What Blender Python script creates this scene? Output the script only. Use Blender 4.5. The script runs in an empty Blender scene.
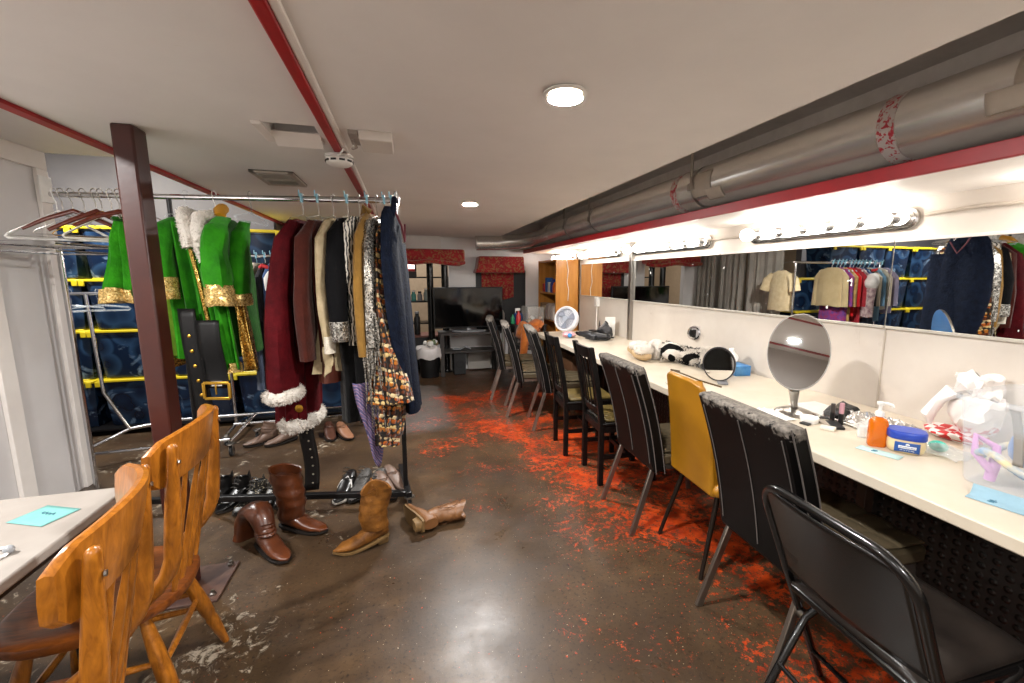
import bpy, bmesh, math, random
from math import sin, cos, pi, radians
from mathutils import Vector, Matrix, noise as mnoise
random.seed(7)
scn = bpy.context.scene
col = scn.collection
R = radians

# ------------------------------------------------------------------ materials
def lin(c):
    if isinstance(c, str):
        c = c.lstrip('#'); c = [int(c[i:i+2], 16)/255 for i in (0, 2, 4)]
    return tuple((x/12.92 if x <= .04045 else ((x+.055)/1.055)**2.4) for x in c)
def setin(n, names, v):
    for k in names:
        if k in n.inputs:
            n.inputs[k].default_value = v; return
class NT:
    def __init__(s, name):
        s.m = bpy.data.materials.new(name); s.m.use_nodes = True
        s.t = s.m.node_tree; s.t.nodes.clear()
        s.out = s.n('ShaderNodeOutputMaterial'); s.b = s.n('ShaderNodeBsdfPrincipled')
        s.l(s.b.outputs[0], s.out.inputs[0])
    def n(s, k): return s.t.nodes.new(k)
    def l(s, a, b): s.t.links.new(a, b)
    def coord(s, world=False, scale=(1, 1, 1)):
        if world: o = s.n('ShaderNodeNewGeometry').outputs['Position']
        else: o = s.n('ShaderNodeTexCoord').outputs['Object']
        mp = s.n('ShaderNodeMapping'); mp.inputs['Scale'].default_value = scale
        s.l(o, mp.inputs[0]); return mp.outputs[0]
    def noise(s, co, scale, detail=4, rough=.6, dist=0):
        k = s.n('ShaderNodeTexNoise'); s.l(co, k.inputs['Vector'])
        k.inputs['Scale'].default_value = scale; k.inputs['Detail'].default_value = detail
        k.inputs['Roughness'].default_value = rough; k.inputs['Distortion'].default_value = dist
        return k.outputs[0]
    def voro(s, co, scale, out='Distance', feature='F1', rnd=1):
        k = s.n('ShaderNodeTexVoronoi'); k.feature = feature; s.l(co, k.inputs['Vector'])
        k.inputs['Scale'].default_value = scale; k.inputs['Randomness'].default_value = rnd
        return k.outputs[out]
    def ramp(s, fac, a, b, ca=(0, 0, 0), cb=(1, 1, 1), interp='LINEAR'):
        k = s.n('ShaderNodeValToRGB'); k.color_ramp.interpolation = interp
        e = k.color_ramp.elements
        e[0].position = a; e[0].color = (*ca, 1); e[1].position = b; e[1].color = (*cb, 1)
        s.l(fac, k.inputs[0]); return k.outputs[0]
    def ramps(s, fac, stops, interp='CONSTANT'):
        k = s.n('ShaderNodeValToRGB'); k.color_ramp.interpolation = interp
        e = k.color_ramp.elements
        for i, (p, c) in enumerate(stops):
            x = e[i] if i < 2 else e.new(p)
            x.position = p; x.color = (*c, 1)
        s.l(fac, k.inputs[0]); return k.outputs[0]
    def math(s, op, a, b=None, c=None):
        k = s.n('ShaderNodeMath'); k.operation = op
        for i, x in enumerate((a, b, c)):
            if x is None: continue
            if isinstance(x, (int, float)): k.inputs[i].default_value = x
            else: s.l(x, k.inputs[i])
        return k.outputs[0]
    def mix(s, fac, a, b, mode='MIX'):
        k = s.n('ShaderNodeMix'); k.data_type = 'RGBA'; k.blend_type = mode
        for sock, x in ((k.inputs[0], fac), (k.inputs[6], a), (k.inputs[7], b)):
            if isinstance(x, (int, float)): sock.default_value = x
            elif isinstance(x, tuple): sock.default_value = (*x, 1)
            else: s.l(x, sock)
        return k.outputs[2]
    def bump(s, h, strength=.3, dist=.01):
        k = s.n('ShaderNodeBump'); k.inputs['Strength'].default_value = strength
        k.inputs['Distance'].default_value = dist
        s.l(h, k.inputs['Height']); s.l(k.outputs[0], s.b.inputs['Normal'])
    def base(s, c):
        if isinstance(c, tuple): s.b.inputs['Base Color'].default_value = (*c, 1)
        else: s.l(c, s.b.inputs['Base Color'])
    def set(s, rough=.5, metal=0, spec=.5, sheen=0, coat=0):
        s.b.inputs['Roughness'].default_value = rough; s.b.inputs['Metallic'].default_value = metal
        setin(s.b, ['Specular IOR Level'], spec); setin(s.b, ['Sheen Weight'], sheen); setin(s.b, ['Coat Weight'], coat)

MATS = {}
def M(name, c, rough=.5, metal=0, spec=.5, c2=None, nscale=8, lo=.35, hi=.7, bump=0, bscale=60, bdist=.004, sheen=0, coat=0, stretch=(1, 1, 1), world=False):
    if name in MATS: return MATS[name]
    t = NT(name); t.set(rough, metal, spec, sheen, coat)
    co = t.coord(world, stretch)
    if c2 is not None: t.base(t.ramp(t.noise(co, nscale), lo, hi, lin(c), lin(c2)))
    else:
        t.base(t.ramp(t.noise(co, 14), .3, .7, tuple(x*.93 for x in lin(c)), tuple(min(1, x*1.06) for x in lin(c))))
    if bump: t.bump(t.noise(co, bscale, 3), bump, bdist)
    MATS[name] = t.m; return t.m
def emit(name, c, s):
    t = NT(name); t.set(.4); t.base(lin(c))
    setin(t.b, ['Emission Color'], (*lin(c), 1)); setin(t.b, ['Emission Strength'], s)
    MATS[name] = t.m; return t.m
def clear(name, c, alpha, rough=.2, spec=.5):
    t = NT(name); t.set(rough, 0, spec); t.base(lin(c))
    t.b.inputs['Alpha'].default_value = alpha
    MATS[name] = t.m; return t.m

# ------------------------------------------------------------------ mesh builder
def frames(pts):
    T = []
    for i in range(len(pts)):
        a = pts[max(i-1, 0)]; b = pts[min(i+1, len(pts)-1)]
        d = (b-a); T.append(d.normalized() if d.length > 1e-9 else Vector((0, 0, 1)))
    u = T[0].orthogonal().normalized(); out = []
    for t in T:
        u = (u - t*u.dot(t))
        u = u.normalized() if u.length > 1e-6 else t.orthogonal().normalized()
        out.append((u, t.cross(u)))
    return out
class MB:
    def __init__(s): s.v = []; s.f = []
    def add(s, vs, fs, m=None):
        o = len(s.v); s.v += [(m @ Vector(x)) if m else Vector(x) for x in vs]
        s.f += [tuple(i+o for i in f) for f in fs]; return s
    def box(s, c, d, m=None, rz=0, rot=None):
        x, y, z = d[0]/2, d[1]/2, d[2]/2
        vs = [Vector((a*x, b*y, e*z)) for a in (-1, 1) for b in (-1, 1) for e in (-1, 1)]
        q = rot if rot is not None else Matrix.Rotation(rz, 3, 'Z')
        vs = [q @ v + Vector(c) for v in vs]
        return s.add(vs, [(0, 1, 3, 2), (4, 6, 7, 5), (0, 4, 5, 1), (2, 3, 7, 6), (0, 2, 6, 4), (1, 5, 7, 3)], m)
    def bx(s, lo, hi, m=None):
        return s.box([(a+b)/2 for a, b in zip(lo, hi)], [b-a for a, b in zip(lo, hi)], m)
    def tube(s, pts, r, n=10, closed=False, m=None, flat=None):
        pts = [Vector(p) for p in pts]; fr = frames(pts)
        rs = r if isinstance(r, (list, tuple)) else [r]*len(pts)
        vs = []; fs = []
        for p, (u, w), q in zip(pts, fr, rs):
            for k in range(n):
                a = 2*pi*k/n; vs.append(p + u*cos(a)*q + w*sin(a)*q*(flat or 1))
        L = len(pts)
        for i in range(L if closed else L-1):
            j = (i+1) % L
            for k in range(n):
                fs.append((i*n+k, i*n+(k+1) % n, j*n+(k+1) % n, j*n+k))
        if not closed: fs += [tuple(range(n-1, -1, -1)), tuple((L-1)*n+k for k in range(n))]
        return s.add(vs, fs, m)
    def bar(s, a, b, w, h, up=(0, 0, 1), m=None):
        a, b = Vector(a), Vector(b); t = (b-a).normalized(); u = Vector(up)
        x = t.cross(u).normalized(); y = x.cross(t)
        vs = [p + x*i*w/2 + y*j*h/2 for p in (a, b) for i, j in ((-1, -1), (1, -1), (1, 1), (-1, 1))]
        return s.add(vs, [(3, 2, 1, 0), (4, 5, 6, 7), (0, 1, 5, 4), (1, 2, 6, 5), (2, 3, 7, 6), (3, 0, 4, 7)], m)
    def lathe(s, prof, n=20, m=None, c=(0, 0, 0)):
        vs = []; fs = []; c = Vector(c)
        for r, z in prof:
            for k in range(n): vs.append(c + Vector((r*cos(2*pi*k/n), r*sin(2*pi*k/n), z)))
        for i in range(len(prof)-1):
            for k in range(n): fs.append((i*n+k, i*n+(k+1) % n, (i+1)*n+(k+1) % n, (i+1)*n+k))
        if prof[0][0] > 1e-6: fs.append(tuple(range(n-1, -1, -1)))
        if prof[-1][0] > 1e-6: fs.append(tuple((len(prof)-1)*n+k for k in range(n)))
        return s.add(vs, fs, m)
    def ball(s, c, r, n=14, sc=(1, 1, 1), m=None):
        h = max(4, n//2)
        prof = [(max(1e-7, r*sin(pi*i/h)), -r*cos(pi*i/h)) for i in range(h+1)]
        return s.lathe(prof, n, (m or Matrix()) @ Matrix.Translation(c) @ Matrix.Diagonal((*sc, 1)))
    def loft(s, rings, caps=(True, True), m=None):
        n = len(rings[0]); vs = [p for r in rings for p in r]; fs = []
        for i in range(len(rings)-1):
            for k in range(n): fs.append((i*n+k, i*n+(k+1) % n, (i+1)*n+(k+1) % n, (i+1)*n+k))
        if caps[0]: fs.append(tuple(range(n-1, -1, -1)))
        if caps[1]: fs.append(tuple((len(rings)-1)*n+k for k in range(n)))
        return s.add(vs, fs, m)
    def grid(s, fn, nu, nv, m=None):
        vs = [fn(i/nu, j/nv) for j in range(nv+1) for i in range(nu+1)]
        fs = [(j*(nu+1)+i, j*(nu+1)+i+1, (j+1)*(nu+1)+i+1, (j+1)*(nu+1)+i) for j in range(nv) for i in range(nu)]
        return s.add(vs, fs, m)
    def prism(s, poly, z0, z1, m=None):
        n = len(poly); vs = [(x, y, z0) for x, y in poly] + [(x, y, z1) for x, y in poly]
        return s.add(vs, [tuple(range(n-1, -1, -1)), tuple(range(n, 2*n))] + [(i, (i+1) % n, n+(i+1) % n, n+i) for i in range(n)], m)
    def jitter(s, a, f=9.0, seed=0):
        for i, v in enumerate(s.v):
            q = mnoise.noise_vector(v*f + Vector((seed, seed*1.7, 3)))
            s.v[i] = v + q*a
        return s
    def build(s, name, mat, parent=None, smooth=True, bevel=0, solid=0, sub=0, local=False):
        me = bpy.data.meshes.new(name)
        me.from_pydata([tuple(v) for v in s.v], [], s.f)
        bm = bmesh.new(); bm.from_mesh(me); bmesh.ops.recalc_face_normals(bm, faces=bm.faces); bm.to_mesh(me); bm.free()
        me.materials.append(mat)
        if smooth:
            me.polygons.foreach_set('use_smooth', [True]*len(me.polygons))
            try: me.set_sharp_from_angle(angle=R(40))
            except Exception: pass
        o = bpy.data.objects.new(name, me); col.objects.link(o)
        if parent is not None:
            o.parent = parent
            if not local: o.matrix_parent_inverse = wm(parent).inverted()
        if sub:
            k = o.modifiers.new('s', 'SUBSURF'); k.levels = k.render_levels = sub
        if solid:
            k = o.modifiers.new('t', 'SOLIDIFY'); k.thickness = solid; k.offset = 0
        if bevel:
            k = o.modifiers.new('b', 'BEVEL'); k.width = bevel; k.segments = 2; k.limit_method = 'ANGLE'; k.angle_limit = R(35)
        return o
def wm(o):
    m = Matrix.Translation(o.location) @ o.rotation_euler.to_matrix().to_4x4()
    return (wm(o.parent) @ o.matrix_parent_inverse @ m) if o.parent else m
def tag(o, label, cat, group=None, kind=None):
    o['label'] = label; o['category'] = cat
    if group: o['group'] = group
    if kind: o['kind'] = kind
    return o
def thing(name, label, cat, loc=(0, 0, 0), rz=0, group=None):
    o = bpy.data.objects.new(name, None); col.objects.link(o); o.empty_display_size = .05
    o.location = loc; o.rotation_euler = (0, 0, rz)
    return tag(o, label, cat, group)
def struct(o): o['kind'] = 'structure'; return o
def copy_tree(o, parent=None):
    c = o.copy(); col.objects.link(c)
    if parent is not None: c.parent = parent
    for ch in list(o.children): copy_tree(ch, c)
    return c
def clone(o, loc, rz, label, group=None):
    c = copy_tree(o); c.location = loc; c.rotation_euler = (0, 0, rz); c['label'] = label
    if group: c['group'] = group
    return c
def rot_to(d, up=(0, 0, 1)):
    d = Vector(d).normalized(); x = Vector(up).cross(d)
    x = x.normalized() if x.length > 1e-5 else Vector((1, 0, 0))
    y = d.cross(x)
    return Matrix((x, y, d)).transposed().to_4x4()
def at(p, d=(0, 0, 1), up=(0, 0, 1)): return Matrix.Translation(p) @ rot_to(d, up)
def spikes(mb, path, r, n, ln):
    # tufts of fur standing out from a tube along a path
    pts = [Vector(p) for p in path]; fr = frames(pts)
    for _ in range(n):
        t = random.random()*(len(pts)-1); i = min(int(t), len(pts)-2); f = t-i
        p = pts[i].lerp(pts[i+1], f); u, w = fr[i]; a = random.random()*2*pi
        d = (u*cos(a)+w*sin(a)); q = (d + Vector((random.uniform(-.6, .6), random.uniform(-.6, .6), random.uniform(-.9, .3)))).normalized()
        s = q.orthogonal().normalized()*.0042; e = q.cross(s)
        b = p + d*r*.8
        mb.add([b+s, b-s*.5+e*.8, b-s*.5-e*.8, b+q*ln*random.uniform(.6, 1.2)], [(0, 1, 3), (1, 2, 3), (2, 0, 3)])
    return mb
def fur(name, path, r, mat, parent, dens=500, ln=.022, flat=None):
    ln *= .9
    mb = MB().tube(path, r, 10, flat=flat); mb.jitter(r*.25, 30)
    L = sum((Vector(b)-Vector(a)).length for a, b in zip(path, path[1:]))
    spikes(mb, path, r, int(dens*L*7), ln)
    return mb.build(name, mat, parent)
def text_mb(body, size, m):
    cu = bpy.data.curves.new('t', 'FONT'); cu.body = body; cu.size = size; cu.align_x = 'CENTER'; cu.align_y = 'CENTER'; cu.extrude = .0004
    o = bpy.data.objects.new('t', cu); col.objects.link(o)
    dg = bpy.context.evaluated_depsgraph_get(); dg.update()
    me = bpy.data.meshes.new_from_object(o.evaluated_get(dg))
    mb = MB().add([v.co for v in me.vertices], [tuple(p.vertices) for p in me.polygons], m)
    bpy.data.objects.remove(o); bpy.data.curves.remove(cu); bpy.data.meshes.remove(me)
    return mb

# common materials
white_paint = M('white_paint', '#d9d2cc', .55, c2='#e6e0da', nscale=3)
red_paint = M('red_paint', '#a3121b', .45, c2='#8c0f17', nscale=6)
chrome = M('chrome', '#d8d8da', .12, 1)
steel = M('brushed_steel', '#a8a49e', .28, 1)
black_metal = M('black_metal', '#141314', .35, .3)
black_plastic = M('black_plastic', '#121213', .4, spec=.4)
black_rubber = M('black_rubber', '#1a1a1a', .7)
white_plastic = M('white_plastic', '#e4e2de', .35)
grey_plastic = M('grey_plastic', '#8d8f93', .4)
gold = M('gold_metal', '#c79a3a', .3, .9)
paper = M('paper', '#e8e6e0', .8)
blue_paper = M('pale_blue_paper', '#b4cfcc', .8, spec=.1)
clear_plastic = clear('clear_plastic', '#dfe6ea', .25, .15)
blue_clip = M('pale_blue_plastic', '#8fc3d6', .4)
wire_mat = M('hanger_wire', '#b8b4ae', .3, .9)
fur_white = M('white_fur', '#e2dbd2', .95, c2='#d3cbc0', nscale=8, spec=.1, bump=.9, bscale=90, bdist=.012)
# ------------------------------------------------------------------ the room
CEIL = 2.0
def floor_mat():
    t = NT('painted_concrete'); co = t.coord(True)
    s = t.n('ShaderNodeSeparateXYZ'); t.l(co, s.inputs[0]); X, Y = s.outputs[0], s.outputs[1]
    big = t.noise(co, 1.3, 5, .6); mid = t.noise(co, 7, 6, .65); fine = t.noise(co, 55, 5, .7); fine2 = t.noise(co, 26, 8, .75, .6)
    base = t.ramp(big, .3, .72, lin('#2c2118'), lin('#5a452f'))
    base = t.mix(t.ramp(mid, .4, .75), base, lin('#392b1f'))
    base = t.mix(t.ramp(fine, .54, .70), base, lin('#1c1510'))
    # worn-through orange paint in the walking aisle along the counter
    edge = t.math('MAXIMUM', t.math('MULTIPLY_ADD', t.math('SUBTRACT', 4.35, Y), .37, -.02), .02)
    dx = t.math('SUBTRACT', X, edge)
    k = t.n('ShaderNodeMapRange'); k.inputs[1].default_value = -.6; k.inputs[2].default_value = .55; k.inputs[3].default_value = -.13; k.inputs[4].default_value = .058
    t.l(dx, k.inputs[0]); dens = k.outputs[0]
    k2 = t.n('ShaderNodeMapRange'); k2.inputs[1].default_value = 5.0; k2.inputs[2].default_value = 6.0; k2.inputs[3].default_value = 0; k2.inputs[4].default_value = -.3
    t.l(Y, k2.inputs[0])
    sp = t.noise(co, 30, 11, .82, .3)
    v = t.math('ADD', t.math('ADD', t.math('MULTIPLY', sp, .95), t.math('MULTIPLY', t.noise(co, 2.3, 6, .65, .5), .62)), t.math('ADD', dens, k2.outputs[0]))
    grit = t.noise(co, 150, 3, .7)
    v = t.math('ADD', v, t.math('MULTIPLY', t.math('SUBTRACT', grit, .5), .22))
    om = t.ramp(v, .83, .875)
    # lone flecks of the same paint
    fl = t.math('ADD', t.noise(co, 75, 2, .5), t.math('MULTIPLY', dens, .45))
    om = t.math('MAXIMUM', om, t.ramp(fl, .665, .685))
    orange = t.ramp(t.noise(co, 9, 4), .35, .7, lin('#8c2306'), lin('#d84e18'))
    c = t.mix(t.math('MULTIPLY', om, .86), base, orange)
    # flecks of white paint, more at the left
    k3 = t.n('ShaderNodeMapRange'); k3.inputs[1].default_value = .3; k3.inputs[2].default_value = -.6; k3.inputs[3].default_value = -.10; k3.inputs[4].default_value = 0.040
    t.l(X, k3.inputs[0])
    w = t.math('ADD', t.math('ADD', t.math('MULTIPLY', t.noise(co, 17, 8, .72, 1.2), .6), t.math('MULTIPLY', t.noise(co, 2.1, 3), .4)), k3.outputs[0])
    c = t.mix(t.math('MULTIPLY', t.ramp(w, .60, .65), .85), c, lin('#a89c8a'))
    c = t.mix(t.ramp(t.noise(co, 95, 2), .715, .735), c, lin('#b5a88f'))
    # a saw-cut crack running away from the camera
    t.base(c)
    rg = t.ramp(t.noise(co, 3, 5), .3, .7, (.26,)*3, (.46,)*3)
    t.l(rg, t.b.inputs['Roughness']); setin(t.b, ['Specular IOR Level'], .42)
    t.bump(t.math('ADD', fine, t.math('MULTIPLY', om, -.4)), .12, .004)
    return t.m
def ceil_mat():
    t = NT('ceiling_paint'); co = t.coord(True); t.set(.6)
    a = t.ramp(t.noise(co, 1.5, 6), .35, .7, lin('#e2dedb'), lin('#ebe7e4'))
    a = t.mix(t.math('MULTIPLY', t.ramp(t.noise(co, 6, 8, .7, 2), .72, .8), .35), a, lin('#a89c90'))
    t.base(a); t.bump(t.noise(co, 26, 5), .12, .006); return t.m
def wall_mat():
    t = NT('scuffed_white_wall'); co = t.coord(True); t.set(.5)
    a = t.ramp(t.noise(co, 2.2, 6), .35, .7, lin('#cfc5ba'), lin('#dbd3c8'))
    a = t.mix(t.math('MULTIPLY', t.ramp(t.noise(co, 4, 8, .7, 1), .64, .72), .35), a, lin('#a08c78'))
    t.base(a); t.bump(t.noise(co, 9, 4), .1, .01); return t.m
FLOOR, CEILM, WALLM = floor_mat(), ceil_mat(), wall_mat()
GREY = M('grey_wall_paint', '#6f6c6e', .6, c2='#5f5c60', nscale=2)
struct(MB().bx((-4.2, -2.4, -.1), (2.45, 9.2, 0)).build('floor', FLOOR, smooth=False))
# main ceiling, built round the open hatch
hx0, hx1, hy0, hy1 = -.50, -.32, 1.94, 2.12
mb = MB()
mb.bx((-1.27, -2.4, CEIL), (hx0, 6.7, CEIL+.08)); mb.bx((hx1, -2.4, CEIL), (1.33, 6.7, CEIL+.08))
mb.bx((hx0, -2.4, CEIL), (hx1, hy0, CEIL+.08)); mb.bx((hx0, hy1, CEIL), (hx1, 6.7, CEIL+.08))
struct(mb.build('ceiling', CEILM, smooth=False))
struct(MB().bx((hx0-.05, hy0-.05, CEIL+.10), (hx1+.05, hy1+.05, CEIL+.12)).build('trim_hatch_dark', black_plastic, smooth=False))  # black sheet standing in for the darkness inside the open hatch
struct(MB().bx((-2.3, -2.4, 2.19), (-1.27, 3.57, 2.27)).build('ceiling_alcove', CEILM, smooth=False))
struct(MB().bx((-4.2, 3.5, 2.75), (-1.2, 9.2, 2.85)).build('ceiling_far_left', GREY, smooth=False))
struct(MB().bx((-1.29, -2.4, CEIL+.001), (-1.245, 6.7, 2.3)).build('trim_alcove_drop', CEILM, smooth=False))
struct(MB().bx((-1.30, -2.4, 1.985), (-1.25, 6.7, CEIL+.0)).build('trim_alcove_red', red_paint, smooth=False, bevel=.004))
struct(MB().bx((-.290, -2.4, 1.978), (-.254, 6.6, CEIL)).build('trim_ceiling_red', red_paint, smooth=False, bevel=.006))
struct(MB().bx((-.254, -2.4, 1.985), (-.230, 6.6, CEIL)).build('trim_ceiling_white', white_paint, smooth=False, bevel=.006))
# recess over the duct
struct(MB().bx((1.28, -2.4, 2.25), (2.36, 6.7, 2.33)).bx((1.312, -2.4, CEIL+.08), (1.33, 6.7, 2.3)).build('ceiling_duct_recess', M('recess_paint', '#e2dfdc', .6), smooth=False))
struct(MB().bx((2.05, -2.4, 2.10), (2.28, 6.6, 2.25)).build('trim_recess_beam', M('pale_grey_paint', '#ebe8e5', .6), smooth=False))
struct(MB().bx((1.765, -2.4, 1.778), (2.28, 6.5, 1.824)).build('trim_soffit', white_paint, smooth=False))
struct(MB().bx((1.745, -2.4, 1.774), (1.765, 6.5, 1.828)).build('trim_soffit_red', red_paint, smooth=False, bevel=.003))
struct(MB().bx((2.28, -2.4, 0), (2.4, 6.7, 2.33)).build('wall_right', WALLM, smooth=False))
struct(MB().bx((-4.2, -2.5, 0), (2.4, -2.4, 2.9)).build('wall_behind', WALLM, smooth=False))
LW = M('left_wall_paint', '#cfcbca', .5, c2='#c8c4c2', nscale=2, world=True)
struct(MB().bx((-2.3, -2.4, 0), (-2.17, 3.57, 2.27)).build('wall_left', LW, smooth=False))
mb = MB()
for y0, y1 in ((2.42, 2.53), (3.0, 3.10), (3.48, 3.57)): mb.bx((-2.17, y0, 0), (-2.148, y1, 2.08))
mb.bx((-2.17, 2.2, 2.08), (-2.148, 3.57, 2.19))
struct(mb.build('trim_wall_panels', white_paint, smooth=False, bevel=.004))
struct(MB().bx((-4.3, 3.5, 0), (-4.2, 9.2, 2.9)).bx((-4.3, 3.45, 0), (-2.2, 3.56, 2.9)).build('wall_far_left', GREY, smooth=False))
struct(MB().bx((-4.2, 5.35, 0), (-1.35, 5.45, 2.9)).build('wall_grey', GREY, smooth=False))
# back wall: pier at left, opening under the first pelmet, white wall behind the television
BW = M('back_wall_paint', '#e4e1df', .6, c2='#d8d4d2', nscale=2)
mb = MB().bx((-1.35, 6.6, 0), (-.16, 6.7, 2.3)).bx((-.16, 6.6, 1.72), (.62, 6.7, 2.3)).bx((.62, 6.6, 0), (2.4, 6.7, 2.33))
struct(mb.build('wall_back', BW, smooth=False))
struct(MB().bx((-.10, 6.42, 1.78), (.50, 6.6, 2.0)).build('trim_back_bulkhead', white_paint, smooth=False))
struct(MB().bx((-1.4, 9.1, 0), (2.4, 9.2, 2.6)).bx((2.3, 6.7, 0), (2.4, 9.2, 2.6)).bx((-1.45, 5.45, 0), (-1.35, 9.2, 2.9)).build('wall_room_beyond', M('beige_wall', '#b09a80', .6), smooth=False))
struct(MB().bx((-1.4, 6.7, 2.5), (2.4, 9.2, 2.6)).build('ceiling_room_beyond', CEILM, smooth=False))
# dark blanked window behind the second pelmet
w = struct(MB().bx((1.02, 6.57, .55), (1.80, 6.6, 1.52)).build('window_1', M('blanked_window', '#0d0c0d', .5), smooth=False, bevel=.004))

# ------------------------------------------------------------------ steel post
post_m = M('brown_post_paint', '#34130f', .38, c2='#42190f', nscale=5, bump=.1, bscale=30, coat=.05)
t = thing('support_post', 'square dark brown steel post between the wooden chairs and the costume rack', 'post', (-1.03, 2.15, 0))
MB().bx((-1.058, 2.1, .012), (-.985, 2.2, 2.0)).build('post_shaft', post_m, t, bevel=.008)
MB().bx((-1.17, 2.02, 0), (-.86, 2.30, .012)).build('base_plate', M('rusty_plate', '#3a2622', .55, c2='#5a4034', nscale=9), t, bevel=.002)
for x, y in ((-1.14, 2.05), (-.89, 2.06), (-.89, 2.27), (-1.14, 2.27)):
    MB().lathe([(.014, .012), (.014, .022), (.008, .026), (.008, .034)], 6, c=(x, y, 0)).build('bolt', steel, t)

# ------------------------------------------------------------------ ceiling fittings
LIT = emit('lamp_glow', '#ffe9cc', 8)
def downlight(x, y, label, z=CEIL):
    t = thing('recessed_downlight', label, 'ceiling light', (x, y, z), 0, 'recessed ceiling downlights')
    MB().lathe([(.054, -.001), (.069, -.003), (.070, -.008), (.060, -.011), (.053, -.006)], 32, c=(x, y, z)).build('trim_ring', white_plastic, t)
    MB().lathe([(.0001, -.007), (.053, -.006), (.053, -.002), (.0001, -.002)], 32, c=(x, y, z)).build('lamp_face', LIT, t)
    return t
def lamp(name, loc, w, size=.1, colr='#fdfbf8', rot=(0, 0, 0), shape='DISK', size_y=None):
    L = bpy.data.lights.new(name, 'AREA'); L.energy = w; L.shape = shape; L.size = size; L.color = lin(colr)
    if size_y: L.size_y = size_y
    o = bpy.data.objects.new(name, L); col.objects.link(o); o.location = loc; o.rotation_euler = rot
    o.visible_camera = True
    return o
downlight(.51, 1.38, 'lit round recessed ceiling light nearest the camera')
downlight(.505, 3.49, 'lit round recessed ceiling light further along, towards the television')
for i, (x, y, w, z) in enumerate(((.51, 1.38, 13, CEIL), (.505, 3.49, 20, CEIL), (.51, -.9, 18, CEIL), (-.95, -.3, 9, CEIL), (-1.7, 1.2, 20, 2.19), (-2.6, 4.1, 34, 2.75), (.2, 7.9, 12, 2.5))):
    lamp('downlight_or_fill_lamp', (x, y, z-.02), w*1.6, .11)  # first two light the visible downlights; the rest are added, unseen fill lamps
    if i > 1:   # rings added round the unseen fill lamps
        struct(MB().lathe([(.054, -.001), (.069, -.003), (.070, -.008), (.060, -.011), (.053, -.006), (.0001, -.006)], 28, c=(x, y, z)).build('trim_fill_lamp', white_plastic))

t = thing('smoke_detector', 'round white smoke detector hanging off the red ceiling trim', 'smoke detector', (-.28, 2.24, 1.975))
c = (-.275, 2.26, 1.975)
MB().lathe([(.0001, 0), (.062, 0), (.066, -.012), (.0001, -.012)], 28, c=c).build('mounting_base', white_plastic, t)
MB().lathe([(.058, -.012), (.06, -.02), (.056, -.036), (.04, -.046), (.0001, -.048)], 28, c=c).build('detector_body', M('offwhite_plastic', '#dcd8d2', .45), t, bevel=.002)
mb = MB()
for k in range(10):
    a = 2*pi*k/10; mb.box((c[0]+.059*cos(a), c[1]+.059*sin(a), c[2]-.027), (.004, .024, .008), rz=a)
mb.build('slots', black_plastic, t)
MB().tube([(-.275, 2.22, 1.975), (-.262, 2.18, 1.962), (-.24, 2.15, 1.98)], .005, 6).build('loose_wire', white_plastic, t)

t = thing('ceiling_vent', 'small square metal air vent in the ceiling left of the smoke detector', 'vent', (-.69, 2.97, 2.0))
vx0, vx1, vy0, vy1 = -.80, -.58, 2.77, 3.13
MB().bx((vx0, vy0, 1.994), (vx1, vy1, 1.999)).build('backing', M('vent_dark', '#4b4640', .6), t)
mb = MB()
for a, b in (((vx0, vy0), (vx1, vy0+.035)), ((vx0, vy1-.035), (vx1, vy1)), ((vx0, vy0), (vx0+.03, vy1)), ((vx1-.03, vy0), (vx1, vy1)), ((vx0, (vy0+vy1)/2-.02), (vx1, (vy0+vy1)/2+.02))):
    mb.bx((*a, 1.984), (*b, 1.996))
mb.build('frame', M('vent_metal', '#b0a89c', .45, .3), t, bevel=.003)
for k in range(9):
    y = vy0+.05+k*.032
    MB().box(((vx0+vx1)/2, y, 1.988), (vx1-vx0-.05, .016, .003), rot=Matrix.Rotation(R(35), 3, 'X')).build('slat', MATS['vent_metal'], t)
t = thing('ceiling_hatch', 'open hatch left in the ceiling with a tilted white flap beside the red trim', 'hatch', (-.42, 2.05, 2.0))
mb = MB()
for a, b in (((hx0-.035, hy0-.015), (hx0, hy1+.03)), ((hx0, hy1), (hx1+.0, hy1+.035))): mb.bx((*a, 1.986), (*b, 2.0))
mb.build('frame', white_paint, t, bevel=.003)
MB().box(((hx0+hx1)/2, hy1-.02, 1.99), (hx1-hx0, .09, .008), rot=Matrix.Rotation(R(-24), 3, 'X')).build('flap', white_paint, t)
t = thing('junction_cover', 'white plastic cover plate on the ceiling right of the smoke detector', 'cover plate', (-.1, 2.0, 2.0))
MB().bx((-.16, 1.93, 1.962), (-.03, 2.12, 2.001)).build('cover', clear('milky_plastic', '#e4dcd4', .75, .3), t, bevel=.006)
MB().bx((-.20, 1.94, 1.985), (-.165, 2.10, 2.0)).tube([(-.19, 2.02, 1.985), (-.18, 2.06, 1.965), (-.2, 2.1, 1.97)], .006, 6).build('bracket', M('dirty_bracket', '#9a9088', .5), t)

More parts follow.
